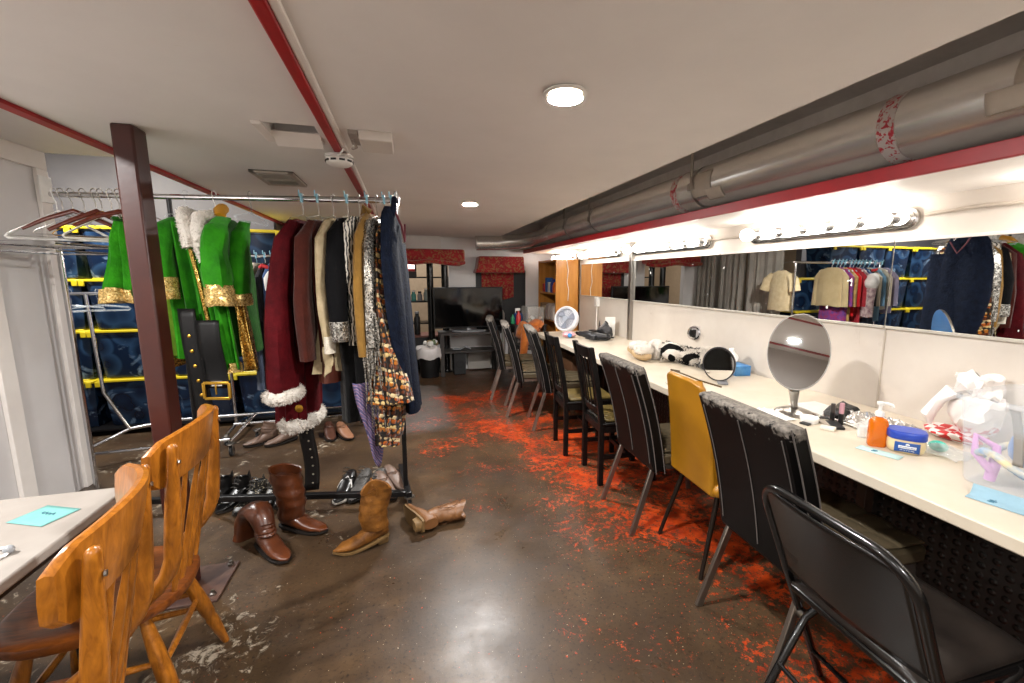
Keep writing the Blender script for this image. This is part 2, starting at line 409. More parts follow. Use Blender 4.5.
# ------------------------------------------------------------------ duct
def duct_mat():
    t = NT('galvanised_duct'); co = t.coord(True, (1, .25, 1)); t.set(.27, .78)
    t.base(t.ramp(t.noise(co, 40, 6), .3, .7, lin('#d6d4d1'), lin('#e2dfdb')))
    t.bump(t.noise(co, 150, 2), .04, .001); return t.m
DUCT = duct_mat()
t = thing('air_duct', 'long round galvanised duct running above the mirrors', 'duct', (1.87, -2, 1.98))
path = [(1.87, y, 1.985) for y in (-2.35, 0, 1, 2, 3, 4, 5, 5.55)]
MB().tube(path, .126, 36).build('duct_run', DUCT, t)
MB().tube([(1.87, 5.45, 1.975), (1.85, 5.8, 1.965), (1.76, 6.05, 1.95), (1.58, 6.2, 1.93), (1.3, 6.25, 1.91), (.98, 6.26, 1.9)], .105, 28).build('elbow', DUCT, t)
for y in (5.4,): MB().tube([(1.87, y-.02, 1.985), (1.87, y+.05, 1.985)], .131, 36).build('collar', DUCT, t)
def tape_mat(name, base, mark, s, lo):
    k = NT(name); co = k.coord(True); k.set(.5)
    k.base(k.mix(k.ramp(k.noise(co, s, 4, .6, .8), lo, lo+.03), lin(base), lin(mark))); return k.m
RT = tape_mat('printed_foil_tape', '#b8b0ac', '#a4182c', 45, .53)
for y in (1.28, 2.62): MB().tube([(1.87, y-.03, 1.985), (1.87, y+.03, 1.985)], .1285, 36).build('foil_tape', RT, t)
TAPE = M('masking_tape', '#b5aa9c', .6)
def patch(y0, y1, a0, a1, rr=.130):
    return MB().grid(lambda u, v: Vector((1.87+rr*cos(a0+(a1-a0)*v), y0+(y1-y0)*u, 1.985+rr*sin(a0+(a1-a0)*v))), 4, 8).build('masking_tape', TAPE, t, solid=.002)
patch(.80, .92, R(150), R(210)); patch(.86, .985, R(183), R(213), .131); patch(2.25, 2.42, R(150), R(215)); patch(2.17, 2.30, R(200), R(232), .131)
for y in (2.42, 4.0, 4.7):
    MB().bx((1.735, y-.012, 1.99), (1.74, y+.012, 2.25)).bx((1.732, y-.03, 1.955), (1.744, y+.03, 2.0)).build('hanger_strap', steel, t)
    MB().tube([(1.87, y-.012, 1.985), (1.87, y+.012, 1.985)], .1285, 32).build('band', steel, t)

# conduit along the light bars
# ------------------------------------------------------------------ vanity light bars
BULB = emit('bulb_glow', '#fffaf3', 12.5)
def light_bar(y0, y1, nb, label):
    z, x = 1.69, 2.278
    t = thing('vanity_light_bar', label, 'light', (x, (y0+y1)/2, z), 0, 'vanity light bars over the mirrors')
    prof = []
    for k in range(9):
        a = pi/2 + pi*k/8; prof.append((y0+.05+.05*cos(a), z+.05*sin(a)))
    for k in range(9):
        a = -pi/2 + pi*k/8; prof.append((y1-.05+.05*cos(a), z+.05*sin(a)))
    def ring(s, x):
        cy = (y0+y1)/2
        return [Vector((x, cy+(p[0]-cy)*(1-(1-s)*.1/(y1-y0)), z+(p[1]-z)*s)) for p in prof]
    MB().loft([ring(1, x), ring(1, x-.018), ring(.82, x-.022), ring(.82, x-.032), ring(.62, x-.036), ring(.62, x-.046)]).build('bar', M('bar_chrome', '#c8c6c2', .15, .92), t)
    for k in range(nb):
        y = y0+.09+(y1-y0-.18)*k/(nb-1)
        m = at((x-.04, y, z), (-1, 0, 0))
        MB().lathe([(.021, 0), (.021, .03), (.017, .034), (.0001, .034)], 16, m).build('socket', chrome, t)
        MB().lathe([(.014, .03), (.018, .04), (.031, .055), (.038, .075), (.039, .092), (.032, .112), (.018, .126), (.0001, .13)], 18, m).build('bulb', BULB, t)
    return t
light_bar(1.46, 2.47, 6, 'chrome light bar with six globe bulbs above the oval mirror')
light_bar(2.86, 4.08, 6, 'chrome light bar with globe bulbs above the slippers on the counter')
light_bar(4.30, 5.25, 6, 'chrome light bar with globe bulbs at the fan end of the counter')
light_bar(5.60, 6.30, 4, 'short chrome light bar above the orange shelf unit, farthest from the camera')
light_bar(.08, 1.06, 6, 'chrome light bar cut by the right edge, over the clear plastic bin')
t = tag(MB().tube([(2.27, 1.44, 1.70), (2.268, 1.25, 1.708), (2.27, 1.04, 1.70)], .008, 8).build('electrical_conduit', M('conduit_paint', '#c8bdb0', .4), None), 'thin painted conduit joining the two nearest light bars', 'conduit')
t = tag(MB().tube([(2.27, 2.49, 1.70), (2.27, 2.88, 1.70)], .008, 8).build('electrical_conduit', MATS['conduit_paint'], None), 'thin painted conduit between the second and third light bars from the right', 'conduit')

# ------------------------------------------------------------------ wall mirrors
def mirror_mat():
    k = NT('spotted_mirror'); co = k.coord(True)
    sp = k.ramp(k.noise(co, 13, 2), .745, .755)
    hz = k.ramp(k.noise(co, 5, 6, .7, 1.5), .5, .8, (.02,)*3, (.10,)*3)
    k.base(k.mix(sp, (.80, .81, .80), lin('#e8e6e2')))
    k.l(k.math('SUBTRACT', 1, sp), k.b.inputs['Metallic'])
    k.l(k.math('MAXIMUM', k.math('MULTIPLY', sp, .6), .012), k.b.inputs['Roughness'])
    return k.m
MIRROR = mirror_mat()
edge_m = M('mirror_edge_trim', '#b9b3a8', .4)
labels = ['wall mirror panel nearest the camera, behind the clear plastic bin', 'wall mirror panel behind the oval stand mirror', 'wall mirror panel behind the slippers', 'wall mirror panel behind the fan, beyond the steel channel']
for (y0, y1), lb in zip(((.86, 1.55), (1.556, 2.75), (2.756, 4.04), (4.10, 5.44)), labels):
    t = thing('wall_mirror', lb, 'mirror', (2.27, (y0+y1)/2, 1.18), 0, 'wall mirrors over the counter')
    MB().bx((2.268, y0, 1.182), (2.276, y1, 1.585)).build('glass', MIRROR, t, smooth=False)
    MB().bx((2.262, y0, 1.168), (2.28, y1, 1.182)).build('bottom_trim', edge_m, t, bevel=.002)
    MB().bx((2.262, y0, 1.585), (2.28, y1, 1.60)).build('top_trim', white_paint, t, bevel=.002)
struct(MB().bx((2.24, 4.045, .76), (2.28, 4.095, 1.775)).build('trim_wall_channel', steel, smooth=False, bevel=.003))
struct(MB().bx((2.274, 1.55, .76), (2.281, 1.556, 1.17)).build('trim_wall_seam', M('seam_beige', '#bdb2a4', .7), smooth=False))  # narrow strip along the wall joint, slightly darker than the wall
# ------------------------------------------------------------------ counter
cm = NT('worn_counter_top'); co = cm.coord(True); cm.set(.38)
a = cm.ramp(cm.noise(co, 3, 6), .35, .7, lin('#c4b7a2'), lin('#d2c7b6'))
a = cm.mix(cm.math('MULTIPLY', cm.ramp(cm.noise(co, 5, 8, .7, 1), .62, .75), .5), a, lin('#a98f70'))
cm.base(a)
t = thing('makeup_counter', 'long cream makeup counter running under the mirrors', 'counter', (1.9, 2, 0))
MB().bx((1.475, -1.4, .716), (2.278, 4.95, .76)).build('worktop', cm.m, t, bevel=.006)
MB().bx((1.56, 4.87, .60), (2.27, 4.9, .716)).build('apron', M('dark_brown_wood', '#3a2a20', .5), t)
# black punched panel under it: rows of raised dimples
pm = NT('dimpled_black_panel'); co = pm.coord(True, (1, 1, 1)); pm.set(.42, 0, .5)
sx = pm.n('ShaderNodeSeparateXYZ'); pm.l(co, sx.inputs[0])
def cell(o, k): return pm.math('ABSOLUTE', pm.math('SUBTRACT', pm.math('FRACT', pm.math('MULTIPLY', o, k)), .5))
cy, cz = cell(sx.outputs[1], 26), cell(sx.outputs[2], 26)
d = pm.math('SQRT', pm.math('ADD', pm.math('MULTIPLY', cy, cy), pm.math('MULTIPLY', cz, cz)))
h = pm.ramp(d, .16, .33, (1, 1, 1), (0, 0, 0))
pm.base(pm.mix(pm.ramp(d, .10, .14, (1, 1, 1), (0, 0, 0)), lin('#1a1816'), lin('#050505'))); pm.bump(h, 1, .008)
MB().bx((1.93, -1.4, .05), (1.95, 4.8, .716)).build('modesty_panel', pm.m, t, smooth=False)
for y in (-.6, .3, 1.30, 2.6, 3.9, 4.75):
    MB().bx((1.70, y-.02, .64), (1.93, y+.02, .716)).bx((1.88, y-.02, .02), (1.93, y+.02, .66)).build('bracket', MATS['dark_brown_wood'], t, bevel=.003)

# ------------------------------------------------------------------ parsons chairs
def leather(name, c, wear, z0, z1, amt):
    k = NT(name); co = k.coord(False); k.set(.5, 0, .16)
    s = k.n('ShaderNodeSeparateXYZ'); k.l(co, s.inputs[0])
    g = k.n('ShaderNodeMapRange'); g.inputs[1].default_value = z0; g.inputs[2].default_value = z1; g.inputs[3].default_value = -.25; g.inputs[4].default_value = amt
    k.l(s.outputs[2], g.inputs[0])
    w = k.ramp(k.math('ADD', k.noise(co, 22, 6, .7), g.outputs[0]), .60, .66)
    b = k.ramp(k.noise(co, 6, 4), .3, .7, lin(c), tuple(x*1.5 for x in lin(c)))
    k.base(k.mix(w, b, k.ramp(k.noise(co, 60, 3), .35, .65, lin(wear), tuple(x*.45 for x in lin(wear)))))
    k.l(k.mix(w, (.46,)*3, (.85,)*3), k.b.inputs['Roughness'])
    k.bump(k.noise(co, 120, 4), .12, .002); return k.m
worn_black = leather('worn_black_leatherette', '#060505', '#787169', .84, .97, .27)
seat_black = leather('cracked_black_seat', '#463d2e', '#9a8e78', .2, .62, .08)
stitch = M('pale_stitching', '#5a5450', .7)
leg_metal = M('dull_chrome_leg', '#8e857c', .3, .9)
def seat_top(x, y):
    # tufted surface: puffs between sewn grid lines
    gx = abs(sin(pi*(x+.23)/.135)); gy = abs(sin(pi*(y+.215)/.1075))
    e = min(1, (.28-abs(x-.04))/.03) if abs(x-.04) < .28 else 0
    return .463 + .016*(gx*gy)**.45
def parsons(label):
    t = thing('parsons_chair', label, 'chair', group='tall black padded chairs at the counter')
    # back: a padded slab leaning backwards, slightly curved
    def bk(u, v):
        z = .36+.60*v
        return z, -.222-.155*v+.02*sin(pi*v)
    def slab(y0, y1, th, v0, v1, off=0, n=8):
        rings = []
        for i in range(n+1):
            v = v0+(v1-v0)*i/n; z, x = bk(0, v)
            rings.append([Vector((x+off+a, y, z)) for a, y in ((0, y0), (0, 0), (0, y1), (th*.5, y1), (th, y1), (th+.004, 0), (th, y0), (th*.5, y0))])
        return rings
    MB().loft(slab(-.235, .235, .08, 0, 1)).build('backrest', worn_black, t, bevel=.02, local=True)
    mb = MB()
    for y in (-.2, .0, .2):
        mb.tube([(bk(0, v)[1]-.002, y, bk(0, v)[0]) for v in [i/12 for i in range(1, 12)]], .0022, 5)
    mb.tube([(bk(0, v)[1]+.012, -.237, bk(0, v)[0]) for v in [i/12 for i in range(0, 13)]], .0028, 5)
    mb.tube([(bk(0, v)[1]+.063, -.237, bk(0, v)[0]) for v in [i/12 for i in range(0, 13)]], .0028, 5)
    mb.build('stitching', stitch, t, local=True)
    # seat
    MB().bx((-.21, -.215, .395), (.30, .215, .458)).build('seat', seat_black, t, bevel=.015, local=True)
    MB().grid(lambda u, v: Vector((-.16+.452*u, -.208+.416*v, seat_top(-.16+.452*u, -.208+.416*v))), 44, 40).build('tufted_cushion', seat_black, t, local=True, solid=.006)
    for s in (-1, 1):
        MB().bar((-.195, s*.185, .40), (-.325, s*.20, .0), .030, .018, (0, 1, 0)).build('leg', leg_metal, t, local=True, bevel=.003)
        MB().bar((.26, s*.19, .40), (.30, s*.20, .0), .030, .018, (0, 1, 0)).build('leg', leg_metal, t, local=True, bevel=.003)
    MB().bar((-.2, -.2, .383), (-.2, .2, .383), .02, .025).bar((.26, -.2, .383), (.26, .2, .383), .02, .025).bar((-.2, -.2, .383), (.26, -.2, .383), .02, .025).bar((-.2, .2, .383), (.26, .2, .383), .02, .025).build('seat_frame', leg_metal, t, local=True)
    return t
p0 = parsons('tall black padded chair with worn grey top, just behind the black folding chair')
p0.location = (1.485, 1.205, 0); p0.rotation_euler.z = R(-3)
clone(p0, (1.48, 2.155, 0), R(-2), 'tall black padded chair between the yellow chair and a slat-back chair')
clone(p0, (1.43, 3.83, 0), R(-9), 'tall black padded chair just beyond the two wooden slat-back chairs')
clone(p0, (1.29, 4.29, 0), R(-10), 'tall black padded chair second from the television end of the row')
clone(p0, (1.25, 4.92, 0), R(-12), 'tall black padded chair nearest the television, last of the row')

# ------------------------------------------------------------------ slat-back chairs
espresso = M('espresso_wood', '#0c0807', .42, c2='#070504', spec=.3, nscale=10, stretch=(1, 1, 6))
def slat_chair(label):
    t = thing('slat_back_chair', label, 'chair', group='dark wooden slat-back chairs')
    W = .165
    def bx(z): return -.20 if z < .45 else -.20-.09*((z-.45)/.52)**1.2
    for s in (-1, 1):
        MB().loft([[Vector((bx(z)+a, s*W+b, z)) for a, b in ((-.018, -.018), (.018, -.018), (.018, .018), (-.018, .018))] for z in (0, .2, .45, .6, .75, .9, .965)]).build('back_post', espresso, t, local=True, bevel=.004)
        MB().bar((.19, s*W, 0), (.19, s*W, .44), .036, .036, (0, 1, 0)).build('leg', espresso, t, local=True, bevel=.004)
    def rail(z0, z1, nm):
        MB().loft([[Vector((bx(z)+.012-.03*(1-(y/W)**2)+a, y, z)) for a, z in ((-.01, z0), (.01, z0), (.01, z1), (-.01, z1))] for y in [W*(i/6-1) for i in range(13)]]).build(nm, espresso, t, local=True, bevel=.003)
    rail(.885, .96, 'top_rail'); rail(.50, .545, 'lower_rail')
    for k in range(5):
        y = -.10+.05*k; cv = .012-.03*(1-(y/W)**2)
        MB().loft([[Vector((bx(z)+cv+a, y+b, z)) for a, b in ((-.004, -.006), (.004, -.006), (.004, .006), (-.004, .006))] for z in (.53, .65, .78, .9)]).build('slat', espresso, t, local=True)
    MB().bx((-.20, -.185, .425), (.215, .185, .447)).build('seat', espresso, t, bevel=.008, local=True)
    MB().bx((-.165, -.165, .447), (.20, .165, .466)).build('seat_pad', M('olive_seat_vinyl', '#6b5a2c', .45, c2='#4e4020', nscale=6), t, bevel=.008, local=True)
    for s in (-1, 1):
        MB().bar((-.2, s*W, .20), (.19, s*W, .20), .018, .03).build('stretcher', espresso, t, local=True)
        MB().bar((-.2, s*W, .40), (.19, s*W, .40), .018, .05).build('seat_rail', espresso, t, local=True)
    MB().bar((.0, -W, .20), (.0, W, .20), .018, .03).build('stretcher', espresso, t, local=True)
    MB().bar((-.2, -W, .40), (-.2, W, .40), .018, .05).bar((.19, -W, .40), (.19, W, .40), .018, .05).build('seat_rail', espresso, t, local=True)
    return t
c0 = slat_chair('dark wooden slat-back chair with olive seat, the nearer of the two')
c0.location = (1.44, 2.70, 0); c0.rotation_euler.z = R(-4)
clone(c0, (1.39, 3.23, 0), R(-5), 'dark wooden slat-back chair with olive seat, the farther of the two')

# ------------------------------------------------------------------ mustard chair
ym = M('mustard_vinyl', '#a87416', .36, c2='#8c5e10', nscale=3, coat=.2)
t = thing('vinyl_side_chair', 'mustard yellow vinyl chair with thin dark legs', 'chair', (1.54, 1.735, 0), R(-3))
rings = []
for i in range(17):
    v = i/16; z = .40+.555*v
    x = -.205-.07*v-.035*v*v; hw = .178-.03*v*v
    th = .045
    if v > .93: th = .03
    cv = .035*v
    ring = []
    for k in range(13):
        y = -hw+2*hw*k/12; ring.append(Vector((x+cv*(y/hw)**2, y, z - (.03*(abs(y)/hw)**4 if v > .6 else 0)*(v-.6)/.4)))
    for k in range(12, -1, -1):
        y = -hw+2*hw*k/12; ring.append(Vector((x+th+cv*(y/hw)**2, y, z - (.03*(abs(y)/hw)**4 if v > .6 else 0)*(v-.6)/.4)))
    rings.append(ring)
MB().loft(rings).build('backrest', ym, t, local=True, bevel=.012)
MB().bx((-.20, -.205, .40), (.23, .205, .465)).build('seat', ym, t, local=True, bevel=.025)
mb = MB()
mb.tube([(-.22+.035*1, -.17, .93), (-.265, -.12, .953), (-.272, 0, .957), (-.265, .12, .953), (-.22+.035, .17, .93)], .004, 6)
mb.build('piping', M('dark_piping', '#4a3410', .5), t, local=True)
dark_leg = M('dark_bronze_leg', '#2a211b', .35, .6)
for sx, sy in ((-1, 1), (-1, -1), (1, 1), (1, -1)):
    MB().tube([(sx*.14, sy*.14, .40), (-.245 if sx < 0 else .22, sy*.19, 0)], [.014, .010], 10).build('leg', dark_leg, t, local=True)
MB().bx((-.16, -.16, .385), (.16, .16, .40)).build('seat_frame', dark_leg, t, local=True)

# ------------------------------------------------------------------ folding chair
fm = M('black_enamel', '#0e0d0d', .25, .1, coat=.3)
vin = M('black_vinyl', '#2c2622', .28, c2='#1d1917', nscale=5, bump=.25, bscale=24, bdist=.006)
t = thing('folding_chair', 'black metal folding chair with padded seat, nearest the camera', 'chair', (1.2, .80, 0), R(-3))
def fx(z): return -.16+.32*(.79-z)/.79
hw = .225
loop = [(fx(0), -hw, 0.01), (fx(.4), -hw, .4), (fx(.70), -hw, .70)]
for k in range(7):
    a = pi*k/12; loop.append((fx(.70+.09*sin(a)), -hw+.09-.09*cos(a), .70+.09*sin(a)))
for k in range(6, -1, -1):
    a = pi*k/12; loop.append((fx(.70+.09*sin(a)), hw-.09+.09*cos(a), .70+.09*sin(a)))
loop += [(fx(.70), hw, .70), (fx(.4), hw, .4), (fx(0), hw, .01)]
MB().tube(loop, .0135, 12).build('back_frame', fm, t, local=True)
def backp(u, v):
    y = -hw+.012+(2*hw-.024)*u; z = .47+.31*v
    lim = .78 if abs(y) < hw-.09 else .70+math.sqrt(max(0, .0081-(abs(y)-hw+.09)**2))-.01
    z = min(z, lim)
    return Vector((fx(z)-.022*(1-(y/hw)**2)*1.0-.002, y, z))
MB().grid(backp, 24, 14).build('back_panel', fm, t, solid=.004, local=True)
for s in (-1, 1):
    MB().tube([(.30, s*.195, .415), (fx(.28), s*.2, .28), (-.09, s*.205, .01)], .0125, 10, flat=.75).build('leg', fm, t, local=True)
    MB().lathe([(.02, -.012), (.02, .012)], 12, at((fx(.28), s*.213, .28), (0, 1, 0))).build('pivot', steel, t, local=True)
MB().tube([(-.045, -.2, .12), (-.045, .2, .12)], .008, 8).tube([(fx(.12), -.22, .12), (fx(.12), .22, .12)], .008, 8).build('crossbar', fm, t, local=True)
def fs(u, v):
    x = -.03+.42*u; y = (-.195+.39*v)*(1-.08*u)
    e = min(1, min(u, 1-u)*7)*min(1, min(v, 1-v)*7)
    return Vector((x, y, .425+.028*e**.6+.004*sin(40*x+9*y)*sin(7*y)*e))
MB().grid(fs, 28, 28).build('seat_pad', vin, t, solid=.008, local=True)
MB().bx((-.035, -.20, .40), (.39, .20, .424)).build('seat_pan', fm, t, bevel=.008, local=True)

# ------------------------------------------------------------------ wooden spindle-back chairs
wood = NT('honey_oak'); co = wood.coord(False, (6, 6, 1.2)); wood.set(.28, 0, .5, coat=.25)
wv = wood.noise(co, 9, 6, .6, 1.5)
wood.base(wood.mix(wood.ramp(wood.noise(wood.coord(False), 5, 4), .45, .8), wood.ramp(wv, .3, .7, lin('#7a430c'), lin('#b46f20')), lin('#4a270a')))
wood.bump(wv, .05, .002); WOOD = wood.m
wseat = NT('worn_brown_seat'); co = wseat.coord(False, (1.2, 7, 3)); wseat.set(.3, 0, .5, coat=.2)
wv = wseat.noise(co, 8, 6, .6, 1.2)
wseat.base(wseat.ramp(wv, .3, .7, lin('#50260d'), lin('#86491a'))); WSEAT = wseat.m
def wood_chair(label):
    t = thing('spindle_back_chair', label, 'chair', group='honey wooden chairs at the white table')
    BT = .968
    def arc(y, z):  # rear surface position of the back at width y and height z
        k = (z-.45)/.5
        return -.205-.105*k+.085*(abs(y)/.24)**2*max(0, k)
    # seat: shaped slab, rounded at the rear
    pl = []
    for k in range(28):
        a = 2*pi*k/28; c, s = cos(a), sin(a)
        r = 1/(abs(c)**3+abs(s)**3)**(1/3) if c > 0 else 1/(abs(c)**2.3+abs(s)**2.3)**(1/2.3)
        pl.append((.225*c*r, .225*s*r*(1.0 if c > -.2 else .97)))
    rings = [[Vector((x*sc, y*sc, z)) for x, y in pl] for sc, z in ((.90, .405), (.97, .412), (1, .428), (.985, .442), (.93, .447), (.7, .441), (.4, .437), (.1, .436))]
    MB().loft(rings).build('seat', WSEAT, t, local=True)
    # crest rail: wide curved board whose ears dip
    rr = []
    for i in range(25):
        q = -1+2*i/24; y = .226*q
        top = BT+.015-.028*q*q-(.022*max(0, (abs(q)-.86)/.14)); bot = .835-.012*q*q+(.03*max(0, (abs(q)-.9)/.1))
        ring = []
        for z, o in ((bot, -.011), (bot, .011), ((top+bot)/2, .012), (top, .010), (top+.004, 0), (top, -.010), ((top+bot)/2, -.012)):
            ring.append(Vector((arc(y, z)+o+.012, y, z)))
        rr.append(ring)
    MB().loft(rr).build('crest_rail', WOOD, t, local=True)
    for s in (-1, 1):
        pts = []; rad = []
        for i in range(11):
            z = .435+.495*(i/10)**1.15; y = s*(.186+.010*i/10); bend = .13*max(0, 1-i/4)**1.7
            pts.append((arc(y, z)-.016-.003*i/10+bend, y, z)); rad.append(.014+.009*sin(pi*min(1, i/10*.9+.1)))
        pts += [(pts[-1][0]-.002, pts[-1][1], .943), (pts[-1][0]-.003, pts[-1][1], .951), (pts[-1][0]-.003, pts[-1][1], .955)]; rad += [rad[-1]*1.0, rad[-1]*.75, rad[-1]*.3]
        MB().tube(pts, rad, 12, flat=.75).build('back_post', WOOD, t, local=True)
        MB().lathe([(.006, 0), (.006, .004), (.0001, .005)], 8, at((arc(s*.196, .90)-.034, s*.196, .90), (-1, 0, 0))).build('screw', steel, t, local=True)
    for y in (-.095, -.033, .033, .095):
        pts = []; rad = []
        for i in range(10):
            z = .435+.405*i/9; pts.append((arc(y*1.1, z)+.008, y*(1+.1*i/9), z)); rad.append(.007 if i in (0, 9) else (.007 if i == 8 else .0095))
        MB().tube(pts, rad, 10, flat=.7).build('spindle', WOOD, t, local=True)
    feet = {}
    for sx, sy in ((-1, 1), (-1, -1), (1, 1), (1, -1)):
        a = Vector((sx*.125, sy*.13, .415)); b = Vector((sx*.225, sy*.20, 0)); feet[sx, sy] = (a, b)
        MB().tube([a.lerp(b, q) for q in (0, .12, .3, .5, .62, .66, .7, .85, 1)], [.013, .017, .022, .024, .022, .018, .021, .017, .012], 12).build('leg', WOOD, t, local=True)
    def P(k, q): return feet[k][0].lerp(feet[k][1], q)
    for k1, k2, q in (((-1, 1), (1, 1), .55), ((-1, -1), (1, -1), .55), ((-1, 1), (1, 1), .38), ((-1, -1), (1, -1), .38), ((1, 1), (1, -1), .50), ((-1, 1), (-1, -1), .42)):
        a, b = P(k1, q), P(k2, q)
        MB().tube([a.lerp(b, f) for f in (0, .2, .5, .8, 1)], [.007, .010, .012, .010, .007], 8).build('stretcher', WOOD, t, local=True)
    return t
w0 = wood_chair('honey wooden spindle-back chair nearest the camera, its crest rail over the table corner')
w0.location = (-.862, .985, 0); w0.rotation_euler.z = R(196)
clone(w0, (-.945, 1.555, 0), R(186), 'honey wooden spindle-back chair farther back, beside the steel post')

# ------------------------------------------------------------------ white table at left
t = thing('folding_table', 'white topped table cut off by the left edge of the photo', 'table', (-1.25, .9, 0))
MB().bx((-1.72, -.2, .722), (-.89, 1.62, .75)).build('tabletop', M('table_laminate', '#98918a', .5, c2='#8a837c', nscale=4), t, bevel=.006)
MB().bx((-1.70, -.18, .70), (-.91, 1.60, .722)).build('apron', MATS['black_metal'] if 'black_metal' in MATS else black_metal, t)
for x, y in ((-1.62, 1.5), (-1.0, 1.5), (-1.62, -.1), (-1.0, -.1)):
    MB().tube([(x, y, .71), (x, y, .0)], .016, 12).build('leg', black_metal, t)
def paper_sheet(name, label, cat, c, w, h, rz, mat, z, lift=.0, lines=0):
    def fn(u, v):
        x, y = (u-.5)*w, (v-.5)*h
        return Vector((c[0]+x*cos(rz)-y*sin(rz), c[1]+x*sin(rz)+y*cos(rz), z+.0015+lift*max(0, u-.6)**2*6))
    o = MB().grid(fn, 8, 6)
    if not lines: return tag(o.build(name, mat, None, solid=.001), label, cat)
    t = thing(name, label, cat, (c[0], c[1], z)); o.build('sheet', mat, t, solid=.001)
    for k in range(lines):
        pts = []
        for i in range(14):
            u = .3+.4*i/13; v = .6-.22*k+.07*sin(i*1.9+k*2)
            p = fn(u, v); pts.append(p+Vector((0, 0, .0012)))
        MB().tube(pts, .0009, 4).build('handwriting', M('ink', '#3c6f84', .6), t)
    return t
paper_sheet('paper_slip', 'pale aqua paper slip lying on the white table at left', 'paper', (-1.012, 1.465), .12, .092, R(-25), M('aqua_paper', '#6c9f9b', .8, spec=.1), .7505, lines=1)
t = thing('headphones', 'white wired earphones coiled at the table edge, far left', 'earphones', (-1.0, 1.27, .75))
MB().tube([(-1.00+.035*cos(a)*1.2, 1.27+.03*sin(a), .757+.003*sin(3*a)) for a in [i*.4 for i in range(17)]], .004, 6).build('cord', M('earphone_white', '#e9e7e4', .3), t)
MB().ball((-.96, 1.275, .762), .011, 12).ball((-.975, 1.25, .762), .011, 12).build('earpieces', M('earphone_grey', '#8f9296', .3), t)
# ------------------------------------------------------------------ garment racks
class Rail:
    def __init__(s, a, b):
        s.a, s.b = Vector(a), Vector(b); d = s.b-s.a; s.L = d.length; s.e = d.normalized()
        s.n = Vector((s.e.y, -s.e.x, 0)).normalized()
        if s.n.y > 0: s.n = -s.n
    def p(s, q, a, z): # q along the rail, a towards the camera, z up
        v = s.a + s.e*q + s.n*a; v.z = z; return v
RK = Rail((-.04, 2.64, 1.845), (-1.82, 3.02, 1.86))
t = thing('garment_rack', 'rolling costume rack with chrome rail and black base, in front', 'clothes rack', (-.9, 2.8, 0))
MB().tube([RK.p(-.02, 0, 1.845), RK.p(RK.L, 0, 1.86)], .014, 14).build('rail', chrome, t)
MB().tube([RK.p(-.01, -.06, 1.87), RK.p(RK.L-.1, -.06, 1.87)], .008, 10).build('upper_rod', steel, t)
pl = (-.045, 2.66)
MB().tube([(-.035, 2.645, 1.90), (-.035, 2.66, 1.2), (-.055, 2.70, .55)], .013, 14).tube([(-.052, 2.67, 1.86), (-.052, 2.71, .9)], .008, 10).build('upright', chrome, t)
MB().tube([(-.052, 2.69, .56), (-.055, 2.71, .08)], .019, 4).build('upright_sleeve', black_metal, t)
LBASE = RK.p(1.68, 0, .09)
MB().tube([RK.p(1.22, .0, .09), RK.p(1.22, 0, 1.845)], .012, 12).build('upright', black_metal, t)
MB().bar((-.04, 2.63, .085), (LBASE.x, LBASE.y, .085), .035, .035).build('base_bar', black_metal, t, bevel=.004)
MB().bar((-.035, 2.60, .085), (-.09, 3.05, .085), .035, .035).build('cross_bar', black_metal, t, bevel=.004)
MB().bar(LBASE+RK.n*.02, LBASE-RK.n*.45, .035, .035).build('cross_bar', black_metal, t, bevel=.004)
def caster(x, y, par, ztop=.07, r=.026):
    mb = MB()
    mb.lathe([(.001, ztop), (.03, ztop), (.032, ztop-.008), (.001, ztop-.010)], 16, c=(x, y, 0)).bx((x-.016, y-.008, r*.6), (x-.012, y+.02, ztop-.008)).bx((x+.012, y-.008, r*.6), (x+.016, y+.02, ztop-.008))
    c = mb.build('caster', steel, par)
    MB().lathe([(r*.3, -.010), (r, -.009), (r, .009), (r*.3, .010)], 18, at((x, y+.012, r), (1, 0, 0))).build('wheel', black_rubber, c)
for x, y in ((-.035, 2.62), (-.088, 3.03), (LBASE.x+.01, LBASE.y+.0), (LBASE.x+.09, LBASE.y+.43)): caster(x, y, t)
# strap standing up from the base bar
sp = RK.p(.60, .0, 0)
t2 = thing('studded_strap', 'black strap with punched eyelets standing behind the tall brown boot', 'strap', (sp.x, sp.y, .1))
sx = RK.p(.60, -.03, 0)
MB().grid(lambda u, v: Vector((sx.x+(u-.5)*.085+.01*sin(5*v), sx.y+.01*sin(4*v)+.02*v, .105+.45*v)), 4, 10).build('strap', M('strap_leather', '#100e0e', .45), t2, solid=.006)
for k in range(7): MB().lathe([(.006, 0), (.004, .004), (.0001, .004)], 8, at((sx.x+.005+.01*sin(5*(.1+.12*k)), sx.y-.004+.01*sin(4*(.1+.12*k))+.02*(.1+.12*k), .105+.45*(.1+.12*k)), (0, -1, 0))).build('eyelet', M('pale_stud', '#cfc6b0', .4, .6), t2)
MB().bx((-2.148, 3.47, 1.88), (-2.136, 3.57, 2.04)).build('wall_bracket_plate', white_plastic, None, bevel=.004)
tag(bpy.data.objects['wall_bracket_plate'], 'white plastic plate on the left wall edge beside the empty hangers', 'bracket plate')

